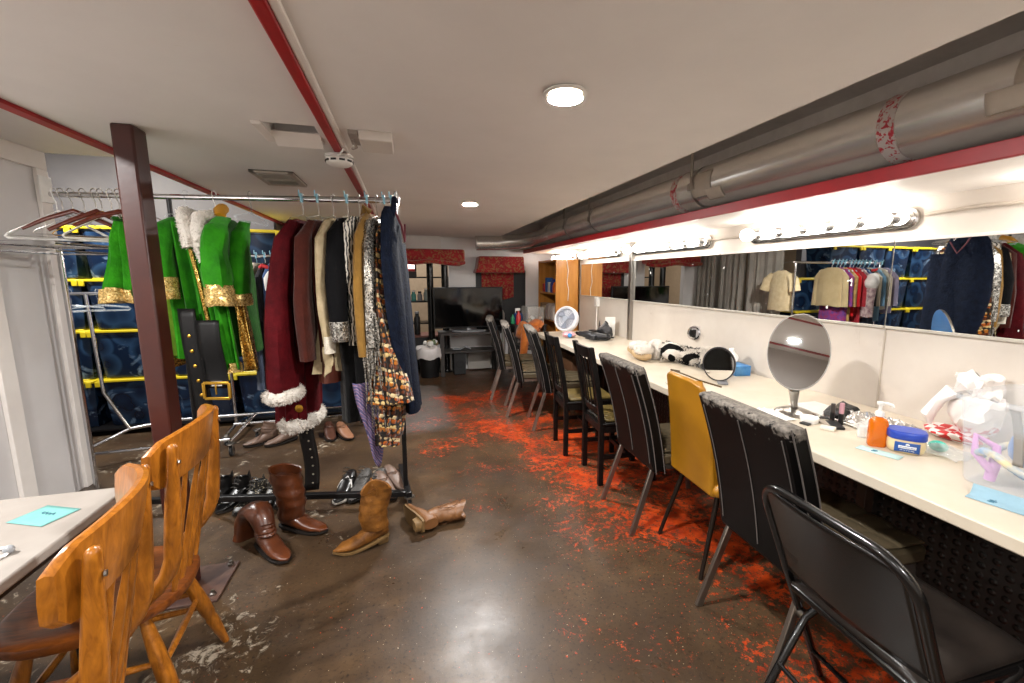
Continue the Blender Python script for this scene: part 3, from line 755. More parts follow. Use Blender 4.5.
def hook(mb, rl, q, top, neck, a=0):
    pts = []
    for k in range(9):
        an = -pi*.35+pi*1.30*k/8
        pts.append(rl.p(q, a+.019*cos(an)*1, top-.0+.019*sin(an)+.0))
    pts = pts[::-1]  # ends at the near side, then down the neck
    pts = [rl.p(q, a, neck), rl.p(q, a, top-.05), rl.p(q, a+.012, top-.03)] + [rl.p(q, a+.020*cos(an), top+.002+.020*sin(an)) for an in [(-.2+1.25*k/8)*pi for k in range(9)]]
    return mb.tube(pts, .0024, 6)
def hanger(rl, q, zr, label, kind='wire', mat=None, drop=.16, half=.20, yaw=0, clip=False, group=None, name=None):
    t = thing(name or {'wire': 'wire_hanger', 'plastic': 'plastic_hanger', 'wood': 'wooden_hanger'}[kind], label, 'hanger', rl.p(q, 0, zr), 0, group)
    cy, sy = cos(yaw), sin(yaw)
    def pp(a, z, o=0): return rl.p(q+a*sy+o, a*cy, z)
    nz = zr-.085
    mb = MB(); hook(mb, rl, q, zr+.010, nz); mb.build('hook', wire_mat if kind != 'plastic' else (mat or white_plastic), t)
    b = MB(); r = {'wire': .0022, 'plastic': .0065, 'wood': .011}[kind]
    zb = zr-drop
    if kind == 'wood':
        b.tube([pp(-half, zb), pp(-half*.55, zb+.055), pp(0, nz), pp(half*.55, zb+.055), pp(half, zb)], [.010, .013, .015, .013, .010], 10, flat=.7)
    else:
        b.tube([pp(0, nz), pp(-half*.95, zb+.012), pp(-half, zb), pp(-half*.96, zb-.008), pp(0, zb-.008), pp(half*.96, zb-.008), pp(half, zb), pp(half*.95, zb+.012)], r, 8, closed=True)
    b.build('body', mat or wire_mat, t)
    if clip:
        MB().box(rl.p(q, .014, zr+.005), (.010, .018, .05), rz=math.atan2(rl.e.y, rl.e.x)).box(rl.p(q+.009, .02, zr+.03), (.006, .016, .035), rz=math.atan2(rl.e.y, rl.e.x)+.3).build('size_clip', blue_clip, t, bevel=.003)
    return t

# --------------------------------------------------- cloth
def ellipse(rl, q, a0, a1, th, z, amp=0, k=6, ph=0, n=36, sk=0, sq=2.4):
    out = []; am, ah = (a0+a1)/2, (a1-a0)/2
    for i in range(n):
        t = 2*pi*i/n; c, s = cos(t), sin(t)
        cc = math.copysign(abs(c)**(2/sq), c); ss = math.copysign(abs(s)**(2/sq), s)
        w = amp*sin(k*t+ph)+amp*.5*sin((2*k-1)*t+1.7*ph)
        out.append(rl.p(q + th*ss*(1+w*2.0)+sk*cc + w*th*.8, am + ah*cc*(1+w*.35), z + amp*.04*sin(3*t+ph)))
    return out
def lerp_keys(keys, z):
    for k0, k1 in zip(keys, keys[1:]):
        if k0[0] >= z >= k1[0]:
            f = (k0[0]-z)/(k0[0]-k1[0]+1e-9); f = f*f*(3-2*f)*.5+f*.5
            return [x+(y-x)*f for x, y in zip(k0[1:], k1[1:])]
    return list(keys[-1][1:])
def drape(rl, q, keys, k=6, ph=0, n=36, steps=26, lean=0):
    # keys: (z, a_back, a_front, half thickness, fold amount), from top to bottom
    z0, z1 = keys[0][0], keys[-1][0]; rings = []
    for i in range(steps+1):
        z = z0+(z1-z0)*i/steps; a0, a1, th, am = lerp_keys(keys, z)
        f = (z0-z)/(z0-z1)
        rings.append(ellipse(rl, q+lean*f, a0, a1, th, z, am, k, ph+.5*f, n, sk=.006*sin(5*f+ph)))
    return MB().loft(rings)
def sleeve(rl, pts, rads, n=18, flat=.7, amp=.08, ph=0):
    # pts: (q, a, z); rads
    P = []; Rr = []
    m = 4
    for i in range(len(pts)-1):
        for j in range(m):
            f = j/m; a, b = pts[i], pts[i+1]
            P.append(rl.p(*[x+(y-x)*f for x, y in zip(a, b)])); Rr.append(rads[i]+(rads[i+1]-rads[i])*f)
    P.append(rl.p(*pts[-1])); Rr.append(rads[-1])
    mb = MB(); vs = []
    fr_e, fr_n = rl.e, rl.n
    rings = []
    for i, (p, r) in enumerate(zip(P, Rr)):
        ring = []
        for k in range(n):
            t = 2*pi*k/n; w = 1+amp*sin(4*t+ph+i*.35)+amp*.6*sin(i*1.3+ph)
            ring.append(p+fr_e*(cos(t)*r*flat*w)+fr_n*(sin(t)*r*w))
        rings.append(ring)
    return mb.loft(rings)
def cloth(name, c, c2=None, rough=.85, sheen=.2, ns=18, bs=260, bump=.25, **kw):
    return M(name, c, rough, 0, .12, c2 or None, ns, sheen=sheen, bump=.55, bscale=26 if bs < 300 else 60, bdist=.010, **kw)
def sequin(name, c, c2, scale=90, metal=.9):
    k = NT(name); co = k.coord(True); k.set(.25, metal)
    v = k.voro(co, scale, 'Color'); s = k.n('ShaderNodeSeparateColor'); k.l(v, s.inputs[0])
    k.base(k.ramp(s.outputs[0], .1, .9, lin(c), lin(c2)))
    k.l(k.ramp(s.outputs[1], 0, 1, (.15,)*3, (.5,)*3), k.b.inputs['Roughness'])
    k.bump(s.outputs[2], .8, .004); MATS[name] = k.m; return k.m
GREEN = cloth('green_velvet', '#1a6404', '#2f8c0c', .7, .1, 9)
GREEN_D = cloth('green_lining', '#124204', '#195606', .7, .15)
GOLD_T = sequin('gold_brocade', '#a8823c', '#e6c987', 160, .5)
GOLD_S = sequin('gold_sequins', '#8a6420', '#e0bb66', 130, .8)
SILVER = sequin('silver_sequins', '#55534f', '#c4c0b8', 120, .85)
VELVET = cloth('dark_red_velvet', '#3c050b', '#560a12', .75, .0, 12)
BROWNRED = cloth('rust_brown_wool', '#451a10', '#38130c')
CREAM = cloth('cream_knit', '#b3a283', '#9a8968', .9, .0)
BLACKC = cloth('black_cloth', '#08080a', '#0e0e10', .85, .0)
TAN = cloth('tan_cloth', '#8a672f', '#785725')
DENIM = cloth('dark_denim', '#0a0f1b', '#121a2b', .9, .0, 30, 400)
LEATHER_BR = M('tan_brown_leather', '#52261a', .45, c2='#3f1a10', nscale=10)
hg = 'hangers on the front costume rack'
def gt(name, label, cat, q, grp='costumes on the front rack'):
    return thing(name, label, cat, RK.p(q, 0, 1.72), 0, None)

# clear/wire hangers that carry the costumes
hangs = [(.51, 'wire', 'thin hanger hook holding the dark red velvet coat', True), (.425, 'wire', 'thin hanger hook holding the rust brown jacket', True), (.345, 'wire', 'thin hanger hook holding the cream cardigan', False),
         (.265, 'wire', 'thin hanger hook holding the black jacket with sequin cuff', True), (.20, 'wire', 'thin hanger hook holding the black trousers', False), (.155, 'wire', 'thin hanger hook holding the tan coat', True),
         (.105, 'wire', 'thin hanger hook holding the silver sequin fringe garment', False), (.06, 'wire', 'thin hanger hook holding the crocheted shawl', True), (.02, 'wire', 'thin hanger hook holding the denim overalls', True)]
for q, k, lb, cl in hangs: hanger(RK, q, 1.845+.008*q, lb, k, clear_plastic if q in (.345, .20) else wire_mat, .13, .17, clip=cl, group=hg, name='clip_hanger' if cl else None)

# dark red velvet coat with white fur
t = gt('velvet_coat', 'dark red velvet coat trimmed with white fur at sleeve and hem', 'coat', .51)
drape(RK, .515, [(1.73, -.08, .10, .02, 0), (1.69, -.16, .18, .04, .05), (1.4, -.19, .19, .055, .16), (.9, -.2, .17, .065, .24), (.58, -.20, .13, .07, .26)], 7, .4, lean=.10).build('coat_body', VELVET, t)
sleeve(RK, [(.51, .13, 1.72), (.53, .20, 1.62), (.56, .245, 1.35), (.572, .255, 1.05), (.575, .25, .82)], [.035, .068, .080, .092, .104], flat=.62, ph=1).build('sleeve', VELVET, t)
sleeve(RK, [(.50, -.12, 1.72), (.50, -.20, 1.62), (.50, -.23, 1.35), (.50, -.24, .88)], [.035, .06, .065, .07], flat=.6).build('sleeve', VELVET, t)
def ringpath(q, a, z, rq, ra, n=16): return [RK.p(q+rq*cos(2*pi*k/n), a+ra*sin(2*pi*k/n), z) for k in range(n+1)]
fur('fur_cuff', ringpath(.575, .25, .80, .058, .088), .036, fur_white, t, 620, .02)
fur('fur_hem', ringpath(.615, -.03, .575, .064, .160), .042, fur_white, t, 420, .024)
MB().lathe([(.02, 0), (.022, .004), (.012, .008), (.0001, .008)], 14, at(RK.p(.53, .19, .70), RK.n)).build('gold_button', gold, t)
# rust brown jacket
t = gt('wool_jacket', 'rust brown jacket hanging between the red velvet coat and the cream cardigan', 'jacket', .42)
drape(RK, .415, [(1.73, -.07, .08, .018, 0), (1.69, -.16, .17, .035, .05), (1.3, -.18, .18, .045, .12), (.95, -.18, .17, .05, .14)], 6, 1.2, lean=-.02).build('jacket_body', BROWNRED, t)
sleeve(RK, [(.42, .12, 1.72), (.435, .20, 1.62), (.445, .235, 1.3), (.44, .24, .98)], [.03, .058, .062, .058], flat=.62, ph=2).build('sleeve', BROWNRED, t)
t = gt('leather_skirt', 'brown leather skirt whose hem shows under the cream cardigan', 'skirt', .38)
drape(RK, .375, [(1.35, -.1, .12, .03, .05), (1.0, -.15, .2, .05, .08), (.84, -.16, .21, .055, .08)], 6, 1).build('skirt_body', LEATHER_BR, t)
# cream cardigan
t = gt('cardigan', 'cream knitted cardigan with a pointed hem and long cuff', 'cardigan', .34)
drape(RK, .335, [(1.74, -.07, .08, .02, 0), (1.69, -.16, .17, .03, .06), (1.3, -.18, .18, .04, .15), (.98, -.17, .2, .052, .22), (.90, -.12, .2, .055, .26)], 7, 2.2, lean=.03).build('cardigan_body', CREAM, t)
sleeve(RK, [(.335, .12, 1.72), (.345, .195, 1.62), (.345, .23, 1.35), (.335, .245, 1.2), (.32, .25, 1.05)], [.03, .052, .05, .042, .036], flat=.6, ph=.3).build('sleeve', CREAM, t)
MB().loft([[RK.p(.318+.026*cos(2*pi*k/14), .252+.04*sin(2*pi*k/14), z) for k in range(14)] for z in (1.11, 1.06, 1.02)]).build('lace_cuff', cloth('pale_lace', '#dcd4c4', '#b8ae9c', ns=160), t)
MB().grid(lambda u, v: RK.p(.36-.05*u+.01*sin(9*u), .235+.01*sin(7*v), 1.05-.17*v+.07*u*v), 6, 8).build('front_panel', CREAM, t, solid=.004)
# black jacket with sequin cuff
t = gt('black_jacket', 'black jacket with a silver sequin cuff', 'jacket', .27)
drape(RK, .265, [(1.74, -.07, .09, .02, 0), (1.70, -.16, .17, .035, .03), (1.3, -.18, .18, .045, .08), (1.0, -.17, .17, .045, .1)], 6, .2).build('jacket_body', BLACKC, t)
sleeve(RK, [(.262, .12, 1.73), (.268, .19, 1.65), (.268, .24, 1.40), (.262, .255, 1.19)], [.03, .062, .074, .060], flat=.72, amp=.03).build('sleeve', BLACKC, t)
sleeve(RK, [(.262, .255, 1.19), (.258, .258, 1.12), (.254, .256, 1.085)], [.063, .064, .060], flat=.74, amp=.03).build('sequin_cuff', SILVER, t)
ZB = NT('zebra_stripes'); co = ZB.coord(True); ZB.set(.6)
wv = ZB.n('ShaderNodeTexWave'); ZB.l(co, wv.inputs['Vector']); wv.inputs['Scale'].default_value = 22; wv.inputs['Distortion'].default_value = 7
ZB.base(ZB.ramp(wv.outputs[0], .48, .54, lin('#d8d2c6'), lin('#1b1a1a'))); ZEBRA = ZB.m
t = gt('striped_blouse', 'black and white striped blouse between the black jacket and the tan coat', 'blouse', .21)
drape(RK, .212, [(1.75, -.06, .10, .02, 0), (1.70, -.15, .21, .03, .05), (1.5, -.16, .23, .034, .1), (1.05, -.15, .22, .035, .12)], 7, 1.1).build('blouse_body', ZEBRA, t)
t = gt('black_trousers', 'black trousers hanging below the sequin cuff', 'trousers', .24)
for dq in (.04, -.055):
    drape(RK, .235+dq, [(1.45, -.06, .1, .03, .03), (1.1, -.1, .19, .05, .08), (.60, -.11, .17, .05, .09)], 5, dq*30).build('trouser_leg', cloth('black_twill', '#040405', '#070708'), t)
# tan coat
t = gt('tan_coat', 'tan coat with a long sleeve beside the silver sequins', 'coat', .155)
drape(RK, .15, [(1.77, -.05, .07, .022, 0), (1.71, -.15, .16, .03, .05), (1.3, -.17, .17, .035, .1), (.88, -.17, .17, .04, .12)], 6, .9).build('coat_body', TAN, t)
sleeve(RK, [(.15, .11, 1.73), (.152, .19, 1.64), (.155, .235, 1.35), (.145, .245, 1.0)], [.03, .050, .052, .046], flat=.55, ph=1.1).build('sleeve', TAN, t)
MB().tube([RK.p(.165, .05, 1.76), RK.p(.15, .09, 1.80), RK.p(.135, .05, 1.78)], .018, 8).build('collar', TAN, t)
# silver fringe
t = gt('sequin_jacket', 'silver sequin garment with hanging tinsel fringe', 'costume', .1)
drape(RK, .10, [(1.74, -.06, .08, .02, 0), (1.70, -.15, .17, .028, .06), (1.3, -.17, .19, .034, .14), (.95, -.17, .2, .036, .2)], 8, .5, n=44).build('garment_body', SILVER, t)
sleeve(RK, [(.105, .14, 1.72), (.105, .21, 1.6), (.105, .24, 1.3), (.098, .25, 1.05)], [.03, .042, .042, .038], flat=.62, amp=.14).build('sleeve', SILVER, t)
mb = MB()
for k in range(70):
    q0 = .10+random.uniform(-.045, .035); a0 = random.uniform(.16, .28); z0 = random.uniform(1.0, 1.25); ln = random.uniform(.25, .47)
    pts = [RK.p(q0+random.uniform(-.008, .008)+.03*f*(k % 3-1)*.5, a0+random.uniform(-.006, .006), z0-ln*f) for f in (0, .25, .5, .75, 1)]
    mb.tube(pts, [.003, .0045, .0045, .004, .002], 4)
o = mb.build('fringe', SILVER, t); o['kind'] = 'stuff'
# crocheted shawl
cr = NT('granny_square_crochet'); co = cr.coord(True, (1, 1, 1)); cr.set(.9, 0, .2, sheen=.3)
s = cr.n('ShaderNodeSeparateXYZ'); cr.l(co, s.inputs[0])
ux = cr.math('MULTIPLY', cr.math('ADD', s.outputs[0], cr.math('MULTIPLY', s.outputs[1], .75)), 1); 
row = cr.math('FRACT', cr.math('MULTIPLY', cr.math('ADD', s.outputs[2], cr.math('MULTIPLY', ux, .3)), 7.5))
bandc = cr.ramps(row, [(0, lin('#a5611a')), (.2, lin('#c4a870')), (.42, lin('#a04e10')), (.62, lin('#cbb488')), (.78, lin('#5c2a0c'))])
vr = cr.voro(co, 38, 'Distance', 'F1', .55)
blk = cr.ramp(cr.noise(co, 10, 2), .60, .64)
hole = cr.ramp(vr, .46, .56)
c = cr.mix(blk, bandc, lin('#17110c')); c = cr.mix(hole, c, lin('#1a1008'))
cr.base(c); cr.bump(cr.math('MULTIPLY', vr, -1), 1, .012); CROCHET = cr.m
t = gt('crochet_shawl', 'orange, cream and black crocheted shawl hanging in two layers', 'shawl', .05)
drape(RK, .05, [(1.72, -.05, .10, .018, 0), (1.66, -.12, .19, .028, .05), (1.3, -.14, .22, .038, .14), (.95, -.14, .24, .055, .18), (.62, -.13, .24, .07, .22), (.47, -.06, .22, .055, .26)], 6, .8, n=44, steps=34, lean=.02).build('long_layer', CROCHET, t)
drape(RK, .075, [(1.40, -.0, .2, .015, .05), (1.2, .02, .255, .03, .14), (.95, .04, .28, .055, .2), (.74, .06, .30, .075, .24)], 5, 2, n=40, lean=-.075).build('short_layer', CROCHET, t)
k = NT('purple_print'); co = k.coord(True); k.set(.8)
wv = k.n('ShaderNodeTexWave'); k.l(co, wv.inputs['Vector']); wv.inputs['Scale'].default_value = 14; wv.inputs['Distortion'].default_value = 4; wv.bands_direction = 'DIAGONAL'
k.base(k.ramps(wv.outputs[0], [(0, lin('#4b4468')), (.3, lin('#8e86a6')), (.55, lin('#a05a50')), (.72, lin('#5d5880'))])); PURPLE = k.m
t = gt('print_scarf', 'purple patterned scarf trailing below the crocheted shawl', 'scarf', .07)
MB().grid(lambda u, v: RK.p(.235-.17*u*(1-.45*v)-.07*v, .19+.03*sin(8*u)+.02*sin(5*v), .84-(.34+.17*math.exp(-((u-.45)/.28)**2))*v), 18, 14).build('scarf_cloth', PURPLE, t, solid=.003)
# denim overalls
t = gt('denim_overalls', 'dark blue denim overalls at the right end of the costume rack', 'overalls', .0)
drape(RK, .02, [(1.80, .0, .12, .022, 0), (1.74, -.06, .20, .034, .08), (1.5, -.10, .24, .038, .14), (1.25, -.12, .25, .044, .12), (.95, -.12, .22, .042, .10), (.74, -.1, .20, .044, .1)], 5, .3, lean=-.045, n=40).build('front_leg', DENIM, t)
drape(RK, .0, [(1.62, -.16, .02, .014, .03), (1.3, -.16, .08, .024, .06), (1.0, -.16, .10, .03, .07), (.62, -.15, .10, .034, .07)], 5, 1.3, lean=-.055).build('rear_leg', DENIM, t)
MB().tube([RK.p(.0, .02, 1.85), RK.p(-.01, .07, 1.845), RK.p(-.012, .10, 1.80), RK.p(0, .11, 1.74)], .016, 10).build('strap', DENIM, t)
MB().tube([RK.p(-.02, .10, 1.77), RK.p(-.045, .08, 1.70), RK.p(-.05, .03, 1.62), RK.p(-.04, -.03, 1.72)], .006, 6).build('suspender_cord', M('maroon_cord', '#5a1824', .6), t)

# --------------------------------------------------- green costumes
def lace(mb, base, n):
    return mb
t = gt('green_skirt', 'short green velvet skirt with gold hem, left of the steel post', 'skirt', 1.32)
drape(RK, 1.40, [(1.72, -.1, .13, .03, .05), (1.6, -.13, .16, .045, .16), (1.36, -.17, .2, .06, .24)], 8, .6, n=48, lean=.0).build('skirt_body', GREEN, t)
drape(RK, 1.40, [(1.36, -.175, .205, .063, .24), (1.29, -.18, .21, .066, .26)], 8, 1.1, n=48, steps=4).build('gold_hem', GOLD_T, t)
MB().tube(ringpath(1.40, .02, 1.72, .032, .12), .012, 8).build('waistband', GREEN_D, t)
drape(RK, 1.29, [(1.69, -.1, .12, .025, .05), (1.5, -.13, .15, .04, .16), (1.31, -.16, .18, .05, .22)], 8, 2.6, n=48).build('under_layer', GREEN_D, t)
t = gt('gold_tunic', 'gold and lime tunic edge showing just left of the steel post', 'tunic', 1.2)
drape(RK, 1.19, [(1.6, -.08, .14, .02, .05), (1.3, -.1, .18, .03, .1), (1.0, -.1, .18, .03, .12)], 5, .6).build('tunic_body', cloth('lime_cloth', '#7ea82a', '#6a9220'), t)
drape(RK, 1.235, [(1.4, -.08, .15, .014, .05), (1.2, -.1, .19, .02, .1), (.93, -.1, .19, .02, .12)], 5, 1.6).build('gold_edge', GOLD_S, t)
# second green jacket, sleeve with gold cuff
t = gt('green_jacket', 'green velvet jacket sleeve with gold cuff, just right of the steel post', 'jacket', 1.12)
drape(RK, 1.13, [(1.72, -.08, .10, .02, 0), (1.68, -.16, .16, .035, .08), (1.3, -.18, .17, .05, .14), (.98, -.18, .17, .055, .18)], 7, .2).build('jacket_body', GREEN, t)
sleeve(RK, [(1.12, .1, 1.73), (1.125, .19, 1.68), (1.12, .235, 1.55), (1.11, .25, 1.40)], [.04, .066, .072, .060], flat=.7, amp=.09).build('sleeve', GREEN, t)
mb = sleeve(RK, [(1.11, .25, 1.42), (1.108, .252, 1.36), (1.106, .252, 1.31)], [.066, .070, .068], flat=.72, amp=.05); mb.jitter(.006, 40); mb.build('gold_cuff', GOLD_T, t)
MB().tube([RK.p(1.07, .2, 1.25), RK.p(1.065, .2, 1.1), RK.p(1.06, .19, .98)], .012, 8).build('bead_trim', GOLD_S, t)
# green coat with fur collar, opened fronts
t = gt('green_coat', 'green velvet coat with white fur collar, gold cuff and gold front edges', 'coat', .98)
drape(RK, .95, [(1.74, -.10, .06, .02, 0), (1.69, -.18, .12, .05, .06), (1.35, -.2, .12, .075, .12), (.98, -.2, .12, .09, .16)], 7, .9, n=44).build('coat_body', GREEN_D, t)
def panel(q0, q1, q2, q3, a, z0, z1, seed):
    # front panel: upper edge q0..q1, lower edge q2..q3
    return MB().grid(lambda u, v: RK.p((q0+(q1-q0)*u)*(1-v)+(q2+(q3-q2)*u)*v, a+.022*sin(9*u+seed+2*v)+.012*sin(17*u+seed)-.02*(1-v), z0+(z1-z0)*v), 18, 18)
panel(1.08, .99, 1.02, .92, .20, 1.70, .98, .4).build('front_panel', GREEN, t, solid=.006)
panel(.97, .90, .90, .81, .215, 1.60, .93, 2.1).build('front_panel', GREEN, t, solid=.006)
fur('fur_collar', [RK.p(1.06, .06, 1.74), RK.p(1.04, .16, 1.745), RK.p(1.005, .21, 1.70), RK.p(.985, .225, 1.63), RK.p(.98, .225, 1.57)], .036, fur_white, t, 420, .018)
fur('fur_collar', [RK.p(.93, .12, 1.74), RK.p(.945, .20, 1.72), RK.p(.935, .235, 1.65), RK.p(.92, .24, 1.56), RK.p(.905, .238, 1.50)], .030, fur_white, t, 420, .018)
MB().tube([RK.p(.99, .22, 1.56), RK.p(.965, .22, 1.4), RK.p(.945, .215, 1.2), RK.p(.93, .21, 1.05)], .010, 8).build('bead_trim', GOLD_S, t)
sleeve(RK, [(.89, .10, 1.735), (.875, .18, 1.68), (.865, .235, 1.55), (.845, .26, 1.36)], [.04, .062, .066, .062], flat=.85, amp=.14, ph=.6).build('sleeve', GREEN, t)
mb = sleeve(RK, [(.846, .26, 1.38), (.842, .264, 1.33), (.838, .264, 1.275)], [.066, .074, .078], flat=.85, amp=.05); mb.jitter(.008, 40); mb.build('gold_cuff', GOLD_T, t)
sleeve(RK, [(.84, -.02, 1.73), (.83, .05, 1.66), (.815, .12, 1.5), (.80, .16, 1.32)], [.035, .052, .056, .054], flat=.75, amp=.1, ph=2).build('sleeve', GREEN, t)
mb = sleeve(RK, [(.80, .16, 1.33), (.797, .16, 1.27)], [.060, .066], flat=.78, amp=.05); mb.jitter(.008, 40); mb.build('gold_cuff', GOLD_T, t)
panel(.835, .785, .80, .715, .19, 1.28, .92, 3.3).build('gold_panel', GOLD_S, t, solid=.006)
mb = panel(.905, .82, .885, .80, .228, .965, .915, 1.5); mb.build('gold_hem', GOLD_T, t, solid=.008)
# orange lining under a hook
MB().tube([RK.p(.93, .02, 1.79), RK.p(.91, .08, 1.77), RK.p(.89, .12, 1.73)], .03, 10).build('lining', M('ochre_satin', '#b8801e', .4), t)
# wide black belts
def belt(label, q0, q1, a, z0, z1, w, buckle=False, studs=6):
    t = thing('wide_belt', label, 'belt', RK.p(q0, a, z0))
    f = lambda u, v: RK.p(q0+(q1-q0)*v+(u-.5)*w, a+.008*sin(6*v), z0+(z1-z0)*v)
    MB().grid(f, 4, 14).build('strap', M('belt_leather', '#060607', .45, spec=.3), t, solid=.006)
    for k in range(studs):
        v = .22+.62*k/max(1, studs-1); p = f(.5, v)+RK.n*.004
        MB().lathe([(.009, 0), (.009, .003), (.004, .006), (.0001, .006)], 10, at(p, RK.n)).build('stud', gold, t)
    if buckle:
        c = f(.5, 1)+Vector((0, 0, -.012)); e = RK.e; z = Vector((0, 0, 1)); hw, hh = w*.56, .042
        pts = [c+e*(sx*hw)+z*(sz*hh)+RK.n*.008 for sx, sz in ((-1, -1), (1, -1), (1, 1), (-1, 1))]
        mb = MB()
        for i in range(4): mb.bar(pts[i], pts[(i+1) % 4], .016, .010, RK.n)
        mb.bar(c+RK.n*.014+z*.035, c+RK.n*.014-z*.02, .008, .008, RK.n)
        mb.build('buckle', gold, t, bevel=.003)
        MB().box(f(.5, .93)+RK.n*.006, (w*.45, .002, .026), rz=math.atan2(e.y, e.x)).build('size_label', paper, t)
    return t
belt('black studded belt hanging from the green coat, left of the buckle', 1.02, .985, .255, 1.26, .62, .085, False, 6)
belt('wide black belt with a square gold buckle hanging from the green coat', .92, .905, .262, 1.20, .84, .115, True, 0)

# --------------------------------------------------- empty hangers at the left
HG = 'empty hangers at the left end of the rack'
specs = [(1.80, 'plastic', white_plastic, .23, .2, .95, 'white plastic hanger with a thick hook, frontmost of the empty ones'),
         (1.72, 'wood', M('red_brown_wood', '#5c2416', .35), .19, .2, 1.05, 'red-brown wooden hanger hanging behind the thick white one'),
         (1.77, 'wire', wire_mat, .22, .21, .85, 'bare wire hanger at the far left of the rail'),
         (1.66, 'wire', wire_mat, .21, .2, .9, 'bare wire hanger right of the thick white one'),
         (1.60, 'wood', MATS['red_brown_wood'], .20, .19, .8, 'red-brown wooden hanger near the green skirt'),
         (1.57, 'wire', gold, .22, .2, .7, 'brass coloured wire hanger beside the green skirt'),
         (1.52, 'plastic', M('ivory_plastic', '#cfcabf', .4), .23, .2, .75, 'ivory plastic hanger tucked behind the brass coloured one'),
         (1.48, 'wood', MATS['red_brown_wood'], .18, .19, .6, 'red-brown wooden hanger touching the green skirt')]
for q, kd, mt, dr, hf, yw, lb in specs:
    hanger(RK, q, 1.86, lb, kd, mt, dr, hf, yaw=yw, group=HG)
for q, lb in ((1.36, 'wire hanger holding the short green skirt'), (1.13, 'clear hanger holding the green velvet jacket'), (.98, 'white hook holding the green coat with fur collar'), (.79, 'clear hanger behind the gold panel of the green coat')):
    hanger(RK, q, 1.857, lb, 'plastic' if q != 1.36 else 'wire', clear_plastic if q in (1.13, .79) else (white_plastic if q == .98 else wire_mat), .13, .16, group=hg)

# --------------------------------------------------- rear rack
R2 = Rail((-.12, 4.30, 1.60), (-1.52, 4.30, 1.60))
def floor_rack(name, label, rl, zr, legs=True, depth=.25):
    t = thing(name, label, 'clothes rack', rl.p(rl.L/2, 0, 0))
    MB().tube([rl.p(-.03, 0, zr), rl.p(rl.L+.03, 0, zr)], .013, 12).build('rail', chrome, t)
    for q in (0, rl.L):
        MB().tube([rl.p(q, 0, zr), rl.p(q, 0, .35), rl.p(q, 0, .10)], .013, 12).build('upright', chrome, t)
        MB().tube([rl.p(q, depth, .09), rl.p(q, 0, .115), rl.p(q, -depth, .09)], .013, 10).build('foot', chrome, t)
        for a in (depth, -depth):
            p = rl.p(q, a, 0); caster(p.x, p.y, t, .08, .032)
    for a in (.06, -.06): MB().tube([rl.p(0, a, .13 if a > 0 else .18), rl.p(rl.L, a, .13 if a > 0 else .18)], .011, 10).build('base_rod', chrome, t)
    return t
floor_rack('garment_rack', 'chrome rack of mixed clothes standing behind the front costume rack', R2, 1.60)
R2G = [(1.42, '#9a93a8', '#7c7690', .95, 'lavender striped blouse'), (1.30, '#cabfae', '#b7a990', 1.0, 'beige button jacket'), (1.12, '#c9bfae', '#b8ac98', .95, 'pale cream shirt'), (1.055, '#1c1c22', '#121216', .62, 'long dark vest'),
       (1.0, '#35507a', '#2b4267', .95, 'blue denim shirt'), (.94, '#b9a7a2', '#6e4a58', .90, 'floral print blouse'),
       (1.20, '#6f93ad', '#5a7d98', .85, 'light blue denim shirt'), (.88, '#a8323a', '#84202a', .80, 'dusty red patterned dress'), (.78, '#cf2226', '#b3161c', .92, 'bright red dress'),
       (.72, '#c4a268', '#8e6a38', .74, 'gold brocade dress'), (.66, '#5a3f86', '#a02f52', .72, 'purple and red print dress'), (.58, '#b9a67f', '#a7946e', 1.05, 'oatmeal ribbed sweater')]
for i, (q, c1, c2, zb, nm) in enumerate(R2G):
    t = thing(nm.split()[-1] if nm.split()[-1] != 'top' else 'knit_top', nm + ' on the rear rack, behind the front costume rack', {'top': 'top'}.get(nm.split()[-1], nm.split()[-1]), R2.p(q, 0, 1.5))
    mt = cloth('rear_cloth_' + nm.replace(' ', '_'), c1, c2, ns=24 if 'print' in nm or 'floral' in nm or 'pattern' in nm or 'brocade' in nm else 5)
    drape(R2, q, [(1.54, -.06, .08, .015, 0), (1.50, -.16, .17, .028, .05), (1.2, -.17, .18, .036, .12), (zb, -.17, .18, .042, .16)], 6, i*1.1, n=28, steps=14).build('body', mt, t)
    for s in (1, -1): sleeve(R2, [(q, s*.12, 1.52), (q+.005, s*.19, 1.42), (q+.008, s*.21, 1.05)], [.025, .045, .04], n=12, flat=.6, ph=i).build('sleeve', mt, t)
    hanger(R2, q, 1.60, 'hanger with pale clip holding the ' + nm, 'plastic', white_plastic if i % 2 else blue_clip, .11, .17, clip=True, group='hangers on the rear rack')
# puffy white top with red collar button, near end of the rear rack
t = thing('puff_sleeve_top', 'white puff-sleeved top peeking out left of the red velvet coat', 'top', R2.p(.95, .2, 1.5))
MB().ball(R2.p(.93, .26, 1.36), .085, 16, (.9, .9, 1.3)).jitter(.02, 14).build('puff_sleeve', cloth('white_satin', '#d9d6d2', '#c4c0bb'), t)
MB().tube([R2.p(1.04, .2, 1.50), R2.p(1.02, .24, 1.515), R2.p(.99, .2, 1.50)], .016, 8).build('collar', M('red_collar', '#b3161c', .6), t)
drape(R2, .93, [(1.34, .18, .32, .045, .08), (1.1, .16, .30, .05, .14), (.92, .16, .3, .05, .14)], 6, .4, n=28, steps=12).build('printed_body', MATS['rear_cloth_floral_print_blouse'], t)
# jeans under the rear rack blouse
t = thing('jeans', 'faded blue jeans hanging low on the rear rack beside the red velvet coat', 'jeans', R2.p(1.3, .1, 1.0))
for dq in (0, .09): drape(R2, 1.03+dq, [(1.1, .0, .18, .03, .04), (.8, 0, .19, .036, .05), (.45, .0, .19, .038, .06)], 5, dq*20, n=24, steps=10).build('leg', cloth('faded_denim', '#3b4354', '#4b5568', ns=30), t)

